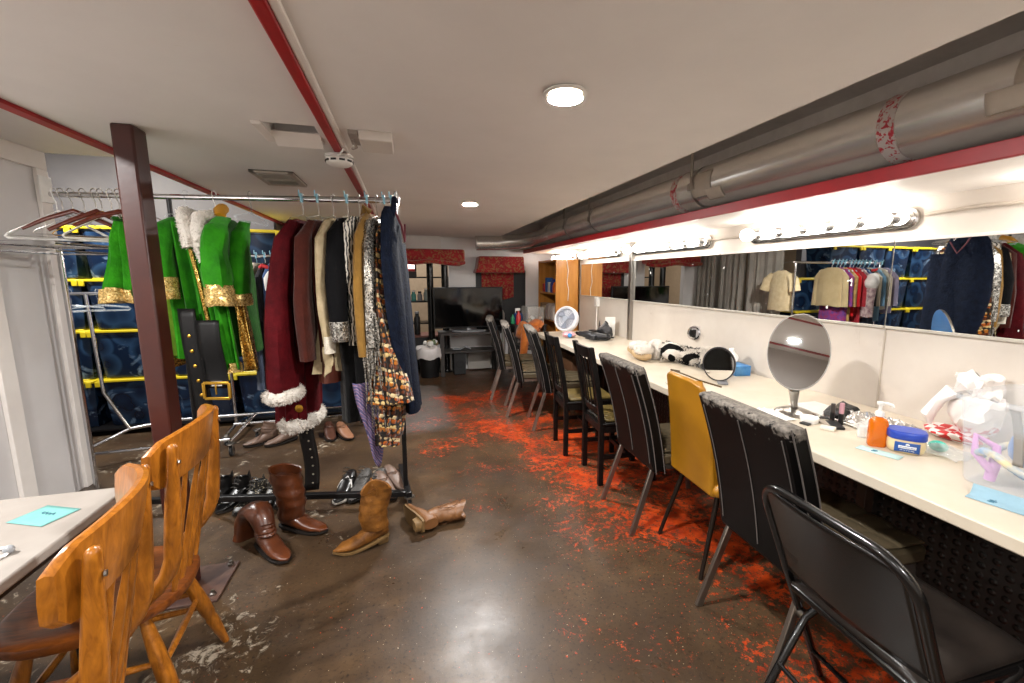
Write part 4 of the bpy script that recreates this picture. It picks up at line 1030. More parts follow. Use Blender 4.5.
# --------------------------------------------------- left chrome rack and clear hangers
R3 = Rail((-1.62, 3.95, 1.28), (-2.36, 3.95, 1.28))
t = thing('chrome_rack', 'low chrome rolling rack with clear hangers in front of the blue tubs', 'clothes rack', (-2.1, 3.9, 0))
MB().tube([(-2.27, 3.95, 1.30), (-2.25, 3.95, .55), (-2.12, 3.95, .25)], .012, 12).build('upright', chrome, t)
MB().tube([(-2.40, 3.80, .12), (-2.12, 3.95, .25), (-1.85, 4.1, .25)], .012, 10).tube([(-2.40, 3.80, .12), (-1.40, 3.80, .14)], .012, 10).tube([(-1.85, 4.1, .25), (-1.30, 4.1, .25)], .012, 10).tube([(-1.30, 4.1, .25), (-1.40, 3.8, .12)], .012, 10).build('base_frame', chrome, t)
MB().tube([(-2.38, 3.95, 1.30), (-2.16, 3.95, 1.30)], .012, 10).build('rail', chrome, t)
for x, y in ((-2.40, 3.80), (-1.40, 3.80), (-1.30, 4.1)): caster(x, y, t, .11, .04)
t = thing('wire_shelf', 'tall chrome wire shelf post at the end of the left wall, under the empty hangers', 'shelf', (-2.0, 3.3, 0))
MB().tube([(-2.06, 3.42, 0), (-2.06, 3.42, 1.62)], .013, 12).build('post', chrome, t)
MB().tube([(-2.09, 3.46, 0), (-2.09, 3.46, 1.62)], .013, 12).build('post', chrome, t)
mb = MB().tube([(-2.13, 2.95, 1.60), (-2.06, 3.42, 1.60), (-1.72, 3.36, 1.60), (-1.78, 2.92, 1.60)], .009, 8, closed=True).tube([(-2.13, 2.95, 1.56), (-2.06, 3.42, 1.56), (-1.72, 3.36, 1.56), (-1.78, 2.92, 1.56)], .005, 8, closed=True)
for k in range(9):
    f = (k+1)/10; mb.tube([Vector((-2.13, 2.95, 1.60)).lerp((-2.06, 3.42, 1.60), f), Vector((-1.78, 2.92, 1.60)).lerp((-1.72, 3.36, 1.60), f)], .003, 6)
mb.build('wire_deck', chrome, t)
CG = 'clear hangers on the low chrome rack'
for k, (dx, lb) in enumerate(((.06, 'clear plastic hanger on the low chrome rack, left one'), (.02, 'clear plastic hanger on the low chrome rack, right one'))):
    hanger(Rail((-2.16-k*.16, 3.95, 1.3), (-2.4-k*.16, 3.95, 1.3)), .04, 1.30, lb, 'plastic', clear_plastic, .12, .17, yaw=1.2, group=CG)

# --------------------------------------------------- storage tubs
tubm = NT('blue_tub_plastic'); co = tubm.coord(True); tubm.set(.25, 0, .5)
ct = tubm.ramps(tubm.voro(co, 4.2, 'Distance'), [(0, lin('#12263e')), (.30, lin('#0b1a30')), (.52, lin('#253f5c')), (.6, lin('#0d1e36'))], 'LINEAR')
tubm.base(tubm.mix(tubm.ramp(tubm.noise(co, 5, 4, .6, .8), .60, .70), ct, lin('#7288a0'))); TUB = tubm.m
LID = M('yellow_lid', '#c9b21c', .4)
def tub(label):
    t = thing('storage_tub', label, 'storage tub', group='blue storage tubs with yellow lids')
    rings = []
    for z, s in ((0, .86), (.02, .88), (.40, .98), (.402, 1.0), (.42, 1.0)):
        rings.append([Vector((x*s, y*s, z)) for x, y in ((-.25, -.2), (-.2, -.225), (0, -.225), (.2, -.225), (.25, -.2), (.25, .2), (.2, .225), (-.2, .225), (-.25, .2))])
    MB().loft(rings).build('tub_body', TUB, t, local=True, bevel=.006)
    MB().bx((-.262, -.237, .417), (.262, .237, .44)).bx((-.20, -.19, .44), (.20, .19, .45)).build('lid', LID, t, local=True, bevel=.005)
    for s in (-1, 1): MB().bx((s*.24-.035, -.245, .38), (s*.24+.005, -.228, .43)).build('latch', LID, t, local=True, bevel=.004)
    return t
names = ['far left stack', 'second stack from the left', 'third stack from the left', 'stack behind the green coat', 'stack behind the red velvet coat']
lv = ['bottom', 'second', 'third', 'top']
first = None
for i, x in enumerate((-2.98, -2.44, -1.90, -1.36, -.82)):
    for j in range(4 if i < 4 else 3):
        lb = f'blue storage tub with yellow lid, {lv[j]} tub of the {names[i]}'
        loc = (x + random.uniform(-.01, .01), 4.90+random.uniform(-.02, .02), .0605+.4505*j)
        if first is None: first = tub(lb); first.location = loc
        else: clone(first, loc, random.uniform(-.02, .02), lb)
mb = MB().bx((-3.28, 4.62, .045), (-.52, 5.16, .06))
sd = thing('tub_platform', 'low dolly under the stacks of blue tubs', 'dolly', (-1.9, 4.9, 0))
mb.build('platform', black_metal, sd)
for x in (-3.1, -2, -.7):
    for y in (4.7, 5.1): caster(x, y, sd, .05, .02)
# ------------------------------------------------------------------ boots and shoes
def boot(name, label, cat, loc, rz, shaft_h, mat, sole, slouch=0, heel=.035, pointed=0, top_slant=.02, group=None, rad=.062, L=.27, pull=None, worn=None, dip=0, tilt=None):
    # toe towards +x
    t = thing(name, label, cat, loc, rz, group)
    n = 22
    def sec(cx, cz, rx, ry, nx, nz):  # ring of radius (rx along profile normal, ry sideways)
        return [Vector((cx+nx*rx*cos(2*pi*k/n), ry*sin(2*pi*k/n), cz+nz*rx*cos(2*pi*k/n))) for k in range(n)]
    # foot: sections along x
    rings = []
    h0 = .012
    for u in [0, .04, .12, .25, .4, .55, .7, .82, .91, .97, 1]:
        x = -.085+L*u
        w = (.030 if u < .02 else .036+.010*sin(pi*min(1, u*1.1)))*(1 if u < .8 else max(.06, 1-((u-.8)/.2)**(1.6 if pointed else 2.6)))
        top = .105-.06*min(1, max(0, (u-.12)/.6)) if u > .12 else .105
        if u > .8: top = .045-.026*((u-.8)/.2)
        lift = heel*(1-min(1, u/.62))+ (.010*((u-.7)/.3) if u > .7 else 0)
        zb = h0+lift; zt = max(zb+.012, top+heel*(.7 if u < .5 else .25))
        ring = []
        for k in range(n):
            a = 2*pi*k/n; c, s = cos(a), sin(a)
            sq = .75
            ring.append(Vector((x, w*math.copysign(abs(s)**sq, s), (zb+zt)/2+(zt-zb)/2*math.copysign(abs(c)**.85, c))))
        rings.append(ring)
    shoe = MB().loft(rings)
    # shaft
    sr = []
    m = 16
    for i in range(m+1):
        v = i/m; z = .06+heel+ (shaft_h-.06-heel)*v
        w = slouch*sin(v*26)*(1-abs(2*v-.9)*.6)
        an = max(.052, rad*.84); rx = an+(rad-an)*v**.8 + w; ry = an*.8+(rad-an)*.82*v**.8 + w*.8
        cx = -.028 + .012*sin(v*5)*(1 if slouch else .3)
        sr.append([Vector((cx+rx*cos(2*pi*k/n), ry*sin(2*pi*k/n), z+(top_slant*cos(2*pi*k/n)*v)-dip*v**4*abs(cos(2*pi*k/n))**2+dip*v**4*abs(sin(2*pi*k/n))*.4+.006*slouch*40*sin(3*2*pi*k/n+i))) for k in range(n)])
    # turn the rim inwards so that the top is open
    inner = [[p+(Vector((-.028, 0, p.z))-p)*.10 - Vector((0, 0, .004+.05*j)) for p in sr[-1]] for j in (0, 1)]
    sh = MB().loft(sr+[inner[0], inner[1]], caps=(False, True))
    shoe.jitter(.002, 30); sh.jitter(.003+slouch*.5, 22)
    a = shoe.build('foot', mat, t, local=True); b = sh.build('shaft', worn or mat, t, local=True)
    # sole and heel
    pl = []
    for u in [0, .04, .12, .25, .4, .55, .7, .82, .91, .97, 1]:
        w = (.032 if u < .02 else .040+.010*sin(pi*min(1, u*1.1)))*(1 if u < .8 else max(.10, 1-((u-.8)/.2)**(1.6 if pointed else 2.6)))
        lift = heel*(1-min(1, u/.62))+(.010*((u-.7)/.3) if u > .7 else 0)
        pl.append((-.087+(L+.004)*u, w, lift))
    so = MB().loft([[Vector((x, y*w, l+z)) for y, z in ((-1, .003), (1, .003), (1, .014), (-1, .014))] for x, w, l in pl])
    so.build('sole', sole, t, local=True)
    if heel > .012:
        MB().loft([[Vector((-.05+x*s-(1-z/heel)*.004, y*s, z)) for x, y in ((-.036, -.018), (-.028, -.030), (.030, -.034), (.030, .034), (-.028, .030), (-.036, .018))] for z, s in ((0.0, .86), (heel+.006, 1))]).build('heel', sole, t, local=True, bevel=.002)
    if pull:
        for s in (-1, 1):
            MB().tube([(-.028+.0, s*rad*.78, shaft_h-.02), (-.028, s*rad*.86, shaft_h+.018), (-.028, s*rad*.74, shaft_h-.02)], .006, 6).build('pull_loop', mat, t, local=True)
    if tilt: t.rotation_euler = tilt
    return t
BRN = M('brown_boot_leather', '#3f1d0c', .36, c2='#5e2e12', nscale=9, bump=.4, bscale=30, bdist=.006, coat=.15)
BRN_IN = M('tan_lining', '#a8703f', .7)
COW = M('tan_cowboy_leather', '#56330e', .6, c2='#8a5820', nscale=16, bump=.6, bscale=36, bdist=.008, spec=.3)
SOLE_T = M('tan_sole', '#6e5430', .6); SOLE_D = M('dark_sole', '#18120e', .6)
BLK = M('black_boot_leather', '#070606', .3, c2='#0d0c0c', nscale=6, bump=.15, bscale=40, coat=.2)
boot('slouch_boot', 'tall brown slouchy leather boot standing upright by the rack base', 'boot', (-.66, 2.545, 0), R(-28), .355, BRN, SOLE_D, slouch=.005, heel=.022, rad=.088, L=.29, top_slant=-.012)
# collapsed brown boot: shaft folded over
t = boot('slouch_boot', 'brown leather boot with its shaft folded over, nearest the wooden chairs', 'boot', (-.745, 2.36, 0), R(-50), .14, BRN, SOLE_D, slouch=.004, heel=.020, rad=.058, L=.275)
n = 20; rings = []
for p, rx, ry, tl in (((-.03, 0, .12), .055, .048, 0), ((-.055, .0, .175), .052, .060, 25), ((-.10, 0, .198), .045, .068, 70), ((-.155, 0, .18), .040, .072, 110), ((-.195, 0, .12), .036, .076, 140), ((-.215, 0, .06), .034, .078, 150), ((-.232, 0, .014), .036, .080, 152)):
    q = Matrix.Rotation(R(-tl), 3, 'Y')
    rings.append([Vector(p)+q @ Vector((rx*cos(2*pi*k/n), ry*sin(2*pi*k/n), .004*sin(9*k))) for k in range(n)])
MB().loft(rings).jitter(.005, 20).build('folded_shaft', BRN, t, local=True)
cw = boot('cowboy_boot', 'tan cowboy boot standing upright in the middle of the floor', 'boot', (-.235, 2.275, 0), R(196), .32, COW, SOLE_T, slouch=.0025, heel=.036, pointed=1, rad=.080, L=.275, top_slant=.0, pull=True, dip=.028)
def stitch_on(t, hs, r):
    mb = MB()
    for s in (-1, 1):
        for d in (0, .012):
            pts = [(-.028+(.035-d)*cos(a)*1.0, s*(r+.002), .22+(.065-d)*sin(a)) for a in [i*pi/10 for i in range(21)]]
            mb.tube([(x, s*(abs(y)-.018*(abs(x+.028)/.04)**2), z) for x, y, z in pts], .0016, 5)
    mb.build('shaft_stitching', M('brown_stitching', '#6a3f16', .6), t, local=True)
stitch_on(cw, .3, .053)
lying = boot('cowboy_boot', 'tan cowboy boot lying on its side beside the rack caster', 'boot', (-.0, 2.46, .052), 0, .31, M('dusty_tan_leather', '#684220', .5, c2='#7d5430', nscale=9, bump=.3, bscale=50), SOLE_T, slouch=.0025, heel=.036, pointed=1, rad=.06, L=.265, pull=False, dip=.025)
stitch_on(lying, .3, .05)
# lying: shaft points right, sole faces the camera's left, resting on its side
lying.rotation_euler = (Matrix.Rotation(R(2), 3, 'Z') @ Matrix(((-.18, -.10, .97), (.95, -.25, .15), (.23, .96, .14))).to_3x3()).to_euler() if False else Matrix(((-.30, 0, .954), (.954, 0, .30), (0, 1, 0))).to_euler()
lying.location = (-.03, 2.35, .053)
# black shoes in a row
def lowshoe(label, loc, rz, mat, name='black_boot', h=.15, lace=True, L=.27, sole=None, cat='boot', group='black boots lined up on the floor'):
    t = boot(name, label, cat, loc, rz, h, mat, sole or SOLE_D, heel=.022, rad=.050, L=L, top_slant=.012, group=group)
    if lace:
        for k in range(4):
            MB().tube([(.045-.016*k, -.022, .108+.018*k), (.052-.016*k, 0, .118+.018*k), (.045-.016*k, .022, .108+.018*k)], .003, 5).build('lace', M('lace_cord', '#3a3733', .8), t, local=True)
    MB().tube([(-.075, -.008, h-.02), (-.082, 0, h+.012), (-.075, .008, h-.02)], .006, 6).build('pull_tab', mat, t, local=True)
    return t
SPK = NT('glitter_black'); co = SPK.coord(False); SPK.set(.4); SPK.base(SPK.mix(SPK.ramp(SPK.noise(co, 110, 3), .60, .66), lin('#0d0c0c'), lin('#b7ab92'))); SPARK = SPK.m
for i, (x, y, rz, lb, mt, h) in enumerate(((-1.185, 3.02, -118, 'leftmost black ankle boot behind the rack base', BLK, .15), (-1.075, 2.99, -115, 'second black ankle boot from the left behind the rack base', BLK, .15),
        (-.975, 2.94, -112, 'black ankle boot with sparkling toe behind the rack base', SPARK, .135), (-.865, 2.93, -110, 'sparkling black boot right beside the tall brown boot', SPARK, .12), (-.77, 2.96, -108, 'black boot mostly hidden by the tall brown boot', BLK, .12))):
    lowshoe(lb, (x, y, 0), R(rz), mt, h=h)
ST = NT('striped_trainer'); co = ST.coord(False, (1, 1, 1)); ST.set(.6)
wv = ST.n('ShaderNodeTexWave'); ST.l(co, wv.inputs['Vector']); wv.inputs['Scale'].default_value = 34
ST.base(ST.ramp(wv.outputs[0], .55, .62, lin('#121214'), lin('#57524c'))); STR = ST.m
for i, (x, y, rz, lb, mt, c) in enumerate(((-.43, 2.93, -105, 'black and white trainer under the sequin fringe', BLK, '#c9c4ba'), (-.335, 2.92, -108, 'black ribbed trainer in the middle of the row under the rack', STR, '#2a2725'), (-.245, 2.90, -112, 'black ribbed trainer under the purple scarf', STR, '#2a2725'))):
    t = lowshoe(lb, (x, y, 0), R(rz), mt, 'trainer', .095, True, .28, M('trainer_sole'+c[1:], c, .6), 'shoe', 'trainers under the rack')
    if i == 0: MB().tube([(.05, -.045, .05), (.02, -.03, .085), (-.01, .0, .10), (.02, .03, .085), (.05, .045, .05)], .010, 8, flat=.6).build('white_panel', white_plastic, t, local=True)
TAUPE = M('taupe_leather', '#6a5346', .5, c2='#5a463a', nscale=8, bump=.3, bscale=60)
for x, y, rz, lb, nm, mt, h in ((-1.22, 4.05, -150, 'taupe ankle boot standing beside the rear rack caster', 'ankle_boot', TAUPE, .17), (-1.06, 4.02, -145, 'second taupe ankle boot, under the red velvet coat', 'ankle_boot', TAUPE, .17),
        (-.60, 4.03, -60, 'tan shoe on the floor under the black trousers', 'leather_shoe', M('tan_shoe', '#8c6248', .45), .09), (-.72, 4.06, -75, 'dark brown shoe on the floor under the black trousers', 'leather_shoe', M('brown_shoe', '#4a2c20', .4), .09), (-.20, 2.86, -65, 'grey-brown slip-on shoe behind the upright cowboy boot', 'leather_shoe', TAUPE, .085), (-.14, 2.95, -60, 'grey-brown slip-on shoe beside the rack caster', 'leather_shoe', TAUPE, .085)):
    boot(nm, lb, 'boot' if 'boot' in nm else 'shoe', (x, y, 0), R(rz), h, mt, SOLE_D, heel=.018, rad=.05, L=.26, slouch=.003 if 'ankle' in nm else 0)

# ------------------------------------------------------------------ things on the counter
CT = .7605
t = thing('stand_mirror', 'large oval makeup mirror on a brushed metal stand', 'mirror', (1.80, 1.60, CT))
mc = Vector((1.775, 1.585, 1.068)); md = Vector((-.75, -.60, .185)).normalized()
m = at(mc, md, (0, 0, 1)); a_, b_ = .128, .182
def oval(s, z, n=48): return [m @ Vector((a_*s*cos(2*pi*k/n), b_*s*sin(2*pi*k/n), z)) for k in range(n)]
sm = NT('clean_mirror'); sm.set(.02, 1); sm.base((.82, .82, .80)); SMIR = sm.m
MB().loft([oval(.98, .0072), oval(.98, .0076)]).build('glass', SMIR, t)
MB().loft([oval(.975, .0078), oval(1, .008), oval(1.01, .003), oval(1.0, -.003)], caps=(False, False)).build('rim', M('rim_metal', '#8a8680', .3, .9), t)
MB().loft([oval(1.0, -.003), oval(.9, -.009), oval(.1, -.011)]).build('blue_back', M('blue_mirror_back', '#3c6ea8', .3), t)
bp = Vector((1.80, 1.60, CT))
MB().lathe([(.085, 0), (.085, .004), (.075, .014), (.05, .024), (.022, .032), (.0001, .034)], 32, c=bp).build('base', steel, t)
lo = m @ Vector((0, -b_, -.002))
MB().tube([bp+Vector((0, 0, .03)), bp*.6+lo*.4+Vector((0,0,.01)), lo+Vector((0, 0, .006))], [.014, .016, .024], 16).build('stem', steel, t)

t = thing('vanity_mirror', 'small round dark-framed mirror leaning on the counter beside the yellow chair', 'mirror', (1.88, 2.22, CT))
mc = Vector((1.87, 2.225, CT+.118)); md = Vector((-.83, -.55, .0)).normalized(); m = at(mc, md)
def ov(a, b, z, n=40): return [m @ Vector((a*cos(2*pi*k/n), b*sin(2*pi*k/n), z)) for k in range(n)]
MB().loft([ov(.092, .102, .006), ov(.092, .102, .007)]).build('glass', SMIR, t)
MB().loft([ov(.091, .101, .0075), ov(.099, .109, .008), ov(.100, .110, -.004), ov(.02, .02, -.006)], caps=(False, True)).build('frame', M('dark_grey_frame', '#2c2a2c', .35), t)
MB().box((1.90, 2.225, CT+.006), (.06, .16, .012), rz=R(-34)).build('foot', M('grey_foot', '#77777a', .35), t, bevel=.004)
t = thing('suction_mirror', 'tiny round magnifying mirror stuck on the wall above the slippers', 'mirror', (2.27, 3.0, .965))
m = at((2.262, 3.0, .965), Vector((-.9, -.4, .05)))
MB().lathe([(.0001, .012), (.043, .012), (.043, .010)], 32, m).build('glass', SMIR, t)
MB().lathe([(.043, .010), (.046, .016), (.056, .014), (.060, -.004), (.05, -.012), (.0001, -.012)], 32, m).build('chrome_rim', chrome, t)
MB().lathe([(.05, -.012), (.02, -.03), (.0001, -.03)], 20, m).build('suction_cup', black_rubber, t)

def frm(c, rz): return Matrix.Translation(c) @ Matrix.Rotation(rz, 4, 'Z')
t = thing('tissue_box', 'blue tissue box with a white tissue pulled out, behind the small round mirror', 'tissue box', (2.17, 2.43, CT))
m = frm((2.17, 2.44, CT), R(-8))
MB().bx((-.055, -.115, 0), (.055, .115, .068), m).build('box', M('tissue_blue', '#2f73b4', .5, c2='#5b9ad0', nscale=14), t, bevel=.003)
MB().grid(lambda u, v: m @ Vector((.025*sin(5*v)+(u-.5)*.10*(1-.4*v)+.03*v, (u-.5)*.12*(1-.75*v)+.035*v+.012*sin(9*u), .066+.105*v-.02*abs(u-.5))), 12, 10).build('tissue', M('tissue_white', '#eeece8', .8), t, solid=.002)
SOAP = NT('orange_soap'); SOAP.set(.12, 0, .5); SOAP.base(lin('#e8780c')); setin(SOAP.b, ['Transmission Weight'], .35); setin(SOAP.b, ['Subsurface Weight'], .0)
t = thing('soap_pump_bottle', 'orange soap bottle with white pump beside the blue-lidded jar', 'bottle', (1.755, 1.175, CT))
m = frm((1.762, 1.185, CT), R(-38)) @ Matrix.Diagonal((.92, .92, 1.12, 1))
def rrect(w, d, z, r, n=6):
    p = []
    for cx, cy, a0 in ((w-r, d-r, 0), (-w+r, d-r, 90), (-w+r, -d+r, 180), (w-r, -d+r, 270)):
        for k in range(n+1):
            a = R(a0+90*k/n); p.append(m @ Vector((cx+r*cos(a), cy+r*sin(a), z)))
    return p
MB().loft([rrect(.030, .020, 0, .014), rrect(.033, .022, .004, .015), rrect(.033, .022, .085, .015), rrect(.028, .019, .098, .015), rrect(.013, .012, .104, .010), rrect(.013, .012, .110, .010)]).build('bottle', SOAP.m, t)
MB().lathe([(.015, .108), (.016, .112), (.016, .124), (.008, .127), (.006, .14), (.006, .148), (.013, .149), (.014, .158), (.0001, .16)], 18, m).tube([m @ Vector((0, 0, .154)), m @ Vector((.02, 0, .155)), m @ Vector((.04, 0, .150)), m @ Vector((.044, 0, .142))], .0055, 8).build('pump', white_plastic, t)
JAR = M('cream_jelly', '#d9c596', .3, c2='#e2d2a8', nscale=3, coat=.4)
t = thing('jelly_jar', 'oval jar of cream coloured jelly with a bright blue lid and label', 'jar', (1.80, 1.125, CT))
m = frm((1.812, 1.115, CT), R(-50))
def sup(a, b, z, n=40, e=2.8):
    return [m @ Vector((a*math.copysign(abs(cos(2*pi*k/n))**(2/e), cos(2*pi*k/n)), b*math.copysign(abs(sin(2*pi*k/n))**(2/e), sin(2*pi*k/n)), z)) for k in range(n)]
MB().loft([sup(.046, .034, 0), sup(.054, .041, .006), sup(.058, .045, .022), sup(.058, .045, .042), sup(.054, .042, .056)]).build('jar_body', JAR, t)
BLUE = M('bright_blue_plastic', '#1c3fa8', .3)
MB().loft([sup(.058, .046, .054), sup(.060, .048, .057), sup(.060, .048, .080), sup(.056, .044, .085), sup(.02, .02, .085)]).build('lid', BLUE, t)
# label wraps the front face (local -y side)
def onj(x, z, off=.0008): 
    r = abs(x)/.058; y = -.045*(max(0, 1-r**2.8))**(1/2.8)
    return m @ Vector((x, y-off, z))
MB().grid(lambda u, v: onj((u-.5)*.074, .010+.036*v-.003*(2*u-1)**2*(1-v)), 14, 6).build('label', M('label_blue', '#1f4f96', .4), t, solid=.0006)
lab = thing if False else None
MB().grid(lambda u, v: onj((u-.5)*.052, .0225+.0105*v, .0014), 8, 3).build('label_band', M('label_white', '#dfe3e6', .4), t, solid=.0004)
MB().grid(lambda u, v: onj((u-.5)*.012, .036+.007*v*(1-abs(2*u-1)*.5), .0014), 4, 3).build('label_emblem', MATS['label_white'], t, solid=.0004)
tm = m @ Matrix.Translation((0, -.0466, .0277)) @ Matrix.Rotation(R(90), 4, 'X')
text_mb('PETROLEUM JELLY', .0056, tm).build('label_text', MATS['label_blue'], t, smooth=False)
tm = m @ Matrix.Translation((0, -.0464, .0165)) @ Matrix.Rotation(R(90), 4, 'X')
text_mb('NET WT 13 OZ (368g)', .0044, tm).build('label_text', MATS['label_white'], t, smooth=False)
paper_sheet('paper_slip', 'pale aqua paper slip in front of the blue-lidded jar', 'paper', (1.70, 1.13), .055, .135, R(17), blue_paper, CT, lines=1)
paper_sheet('paper_slip', 'pale blue paper slip curling at the counter edge under the clear bin', 'paper', (1.645, .755), .055, .13, R(12), M('sky_paper', '#8fb0c0', .8), CT, lift=.03, lines=1)

# clear plastic bin with things in it
BIN = NT('frosted_clear_bin'); BIN.set(.25, 0, .5); BIN.base(lin('#dfe7ee')); BIN.b.inputs['Alpha'].default_value = .17
bm_ = frm((1.885, .745, CT), R(4)) @ Matrix.Diagonal((1, 1, 1.15, 1))
t = thing('clear_bin', 'clear plastic storage bin at the right edge of the counter', 'bin', (1.86, .80, CT))
def bring(s, z, r=.03):
    p = []
    w, d = .17*s, .19*s
    for cx, cy, a0 in ((w-r, d-r, 0), (-w+r, d-r, 90), (-w+r, -d+r, 180), (w-r, -d+r, 270)):
        for k in range(6):
            a = R(a0+90*k/5); p.append(bm_ @ Vector((cx+r*cos(a), cy+r*sin(a), z)))
    return p
MB().loft([bring(.84, .002), bring(.86, .01), bring(.97, .22), bring(.98, .235), bring(1.04, .237), bring(1.04, .25)], caps=(True, False)).build('bin_body', BIN.m, t, solid=.003)
def inb(x, y, z): return bm_ @ Vector((x-.01, y+.05, z))
t = tag(MB().ball(inb(.03, -.02, .10), .085, 20, (1, 1.1, 1)).jitter(.022, 12).build('blue_cloth', cloth('blue_fleece', '#7f9fcf', '#5f86c0'), None), 'blue cloth bundled inside the clear bin', 'cloth')
t = tag(MB().tube([inb(-.05+.09*cos(a), .0+.11*sin(a), .08+.02*sin(3*a)) for a in [i*.35 for i in range(18)]], .012, 10).build('rainbow_band', M('striped_band', '#d9c8a0', .6, c2='#6a9fd0', nscale=25), None), 'pale striped headband inside the clear bin', 'headband')
t = tag(MB().tube([inb(-.09, .06, .012), inb(-.085, .055, .06), inb(-.05, .07, .10), inb(-.06, .12, .12), inb(-.10, .10, .08), inb(-.095, .055, .04)], [.014, .015, .011, .010, .010, .012], 10).build('pink_loop', M('pink_plastic', '#c88ac8', .5), None), 'pink looped plastic toy inside the clear bin', 'toy')
t = tag(MB().grid(lambda u, v: inb(-.152+.012*v-.004*sin(4*v), -.02+.022*(u-.5)+.03*v*v, .09+.14*v), 4, 12).build('grey_strap', M('grey_webbing', '#8f8a84', .8), None, solid=.003), 'grey strap hanging inside the clear bin', 'strap')
t = tag(MB().box(inb(-.13, -.10, .135), (.004, .09, .045), rz=R(4)).build('cardboard_tag', M('cardboard', '#b98a58', .8), None, bevel=.001), 'brown cardboard tag inside the clear bin', 'tag')

# white shopping bag with red checks
BAG = NT('red_check_bag'); co = BAG.coord(True); BAG.set(.35)
s = BAG.n('ShaderNodeSeparateXYZ'); BAG.l(co, s.inputs[0])
ck = BAG.n('ShaderNodeTexChecker'); ck.inputs['Scale'].default_value = 30; BAG.l(co, ck.inputs['Vector'])
ck.inputs[1].default_value = (*lin('#c81e22'), 1); ck.inputs[2].default_value = (*lin('#ece6e2'), 1); BAG.base(BAG.mix(BAG.ramp(BAG.math('ADD', s.outputs[2], BAG.math('MULTIPLY', BAG.noise(co, 7, 2), .10)), .885, .89), ck.outputs[0], lin('#e6e0dc')))
t = thing('shopping_bag', 'crumpled white plastic bag with red checks behind the clear bin', 'bag', (2.12, 1.22, CT))
wb = clear('white_bag_film', '#eee8e4', .93, .3)
MB().ball((2.19, 1.11, CT+.10), .085, 24, (.95, 1.05, 1)).jitter(.05, 9, 2).jitter(.026, 26).build('checked_body', BAG.m, t)
MB().ball((2.19, 1.12, CT+.225), .062, 24, (1.1, 1.2, .75)).jitter(.05, 13, 5).jitter(.03, 28).build('bunched_top', wb, t)
MB().tube([(2.16, 1.17, CT+.20), (2.13, 1.21, CT+.15), (2.12, 1.23, CT+.09), (2.13, 1.22, CT+.03)], [.026, .026, .02, .012], 12).jitter(.03, 22).build('handle', wb, t)
MB().ball((2.15, 1.15, CT+.022), .08, 18, (1.1, 1.3, .25)).jitter(.02, 16).build('spread_base', BAG.m, t)
t = thing('makeup_sponge', 'teal makeup sponge in a clear blister pack beside the jar', 'sponge', (1.93, 1.06, CT))
MB().ball((1.925, 1.075, CT+.022), .024, 18, (1, 1.25, .85)).build('sponge', M('teal_sponge', '#3fb8a4', .8), t)
MB().grid(lambda u, v: Vector((1.86+.16*u, .98+.18*v, CT+.004+.035*math.exp(-(((u-.4)/.3)**2+((v-.5)/.3)**2))+.006*sin(14*u+9*v))), 16, 16).build('blister_wrap', clear('blister', '#e8eef0', .22, .08), t, solid=.001)

# makeup clutter
def lipstick(label, x, y, body, cap, h=.085):
    t = thing('lipstick_tube', label, 'makeup', (x, y, CT))
    MB().lathe([(.010, 0), (.010, h*.52)], 14, c=(x, y, CT)).build('base', body, t, bevel=.001)
    MB().lathe([(.0095, h*.52), (.0095, h*.97), (.008, h), (.0001, h)], 14, c=(x, y, CT)).build('cap', cap, t)
MP = M('mauve_plastic', '#b98a94', .35); GP = M('charcoal_gloss', '#3a3432', .3)
lipstick('grey-capped makeup tube standing left of the pink-capped one', 1.865, 1.455, black_plastic, GP)
lipstick('pink-capped makeup tube standing by the oval mirror', 1.86, 1.41, black_plastic, MP, .10)
t = thing('cream_pot', 'small white round pot at the foot of the oval mirror', 'pot', (1.75, 1.47, CT))
MB().lathe([(.034, 0), (.036, .004), (.036, .014), (.0001, .014)], 24, c=(1.755, 1.475, CT)).build('pot', white_plastic, t)
MB().lathe([(.038, .014), (.038, .024), (.036, .026), (.0001, .026)], 24, c=(1.755, 1.475, CT)).build('lid', paper, t)
def compact(label, c, d, rz, mat):
    t = tag(MB().box((c[0], c[1], CT+d[2]/2), d, rz=rz).build('makeup_compact', mat, None, bevel=.003), label, 'makeup')
IV = M('ivory_compact', '#dcd6c8', .4)
compact('ivory eraser-like makeup block in front of the lipsticks', (1.745, 1.375, 0), (.04, .055, .014), R(30), IV)
compact('slim ivory palette lying behind the makeup block', (1.80, 1.44, 0), (.035, .09, .010), R(-20), M('taupe_palette', '#9a8f80', .4))
compact('black palette lying beside the lipsticks', (1.815, 1.40, 0), (.05, .10, .012), R(-35), black_plastic)
compact('dark compact lying under the white pot', (1.71, 1.455, 0), (.03, .04, .008), R(15), black_plastic)
for k in range(9):
    x, y = random.uniform(1.80, 1.98), random.uniform(1.40, 1.64); a = random.uniform(0, pi); L = random.uniform(.06, .10)
    mt = (black_plastic, steel, IV, GP, MP)[k % 5]
    p = Vector((x, y, CT+.006)); d = Vector((cos(a), sin(a), 0))
    t = thing('makeup_brush', ('black', 'silver', 'ivory', 'charcoal', 'mauve')[k % 5] + ' makeup brush in the clutter behind the ' + ('lipsticks' if k < 5 else 'white pot'), 'brush', p, 0, 'makeup brushes')
    MB().tube([p-d*L, p, p+d*L*.5], [.003, .006, .005], 8).build('handle', mt, t)
    MB().tube([p+d*L*.5, p+d*L*.75, p+d*L*.95], [.006, .009, .002], 8, flat=.6).build('bristles', M('bristle', '#4a342a', .9), t)
FOIL = M('silver_foil', '#bdbab6', .25, .85)
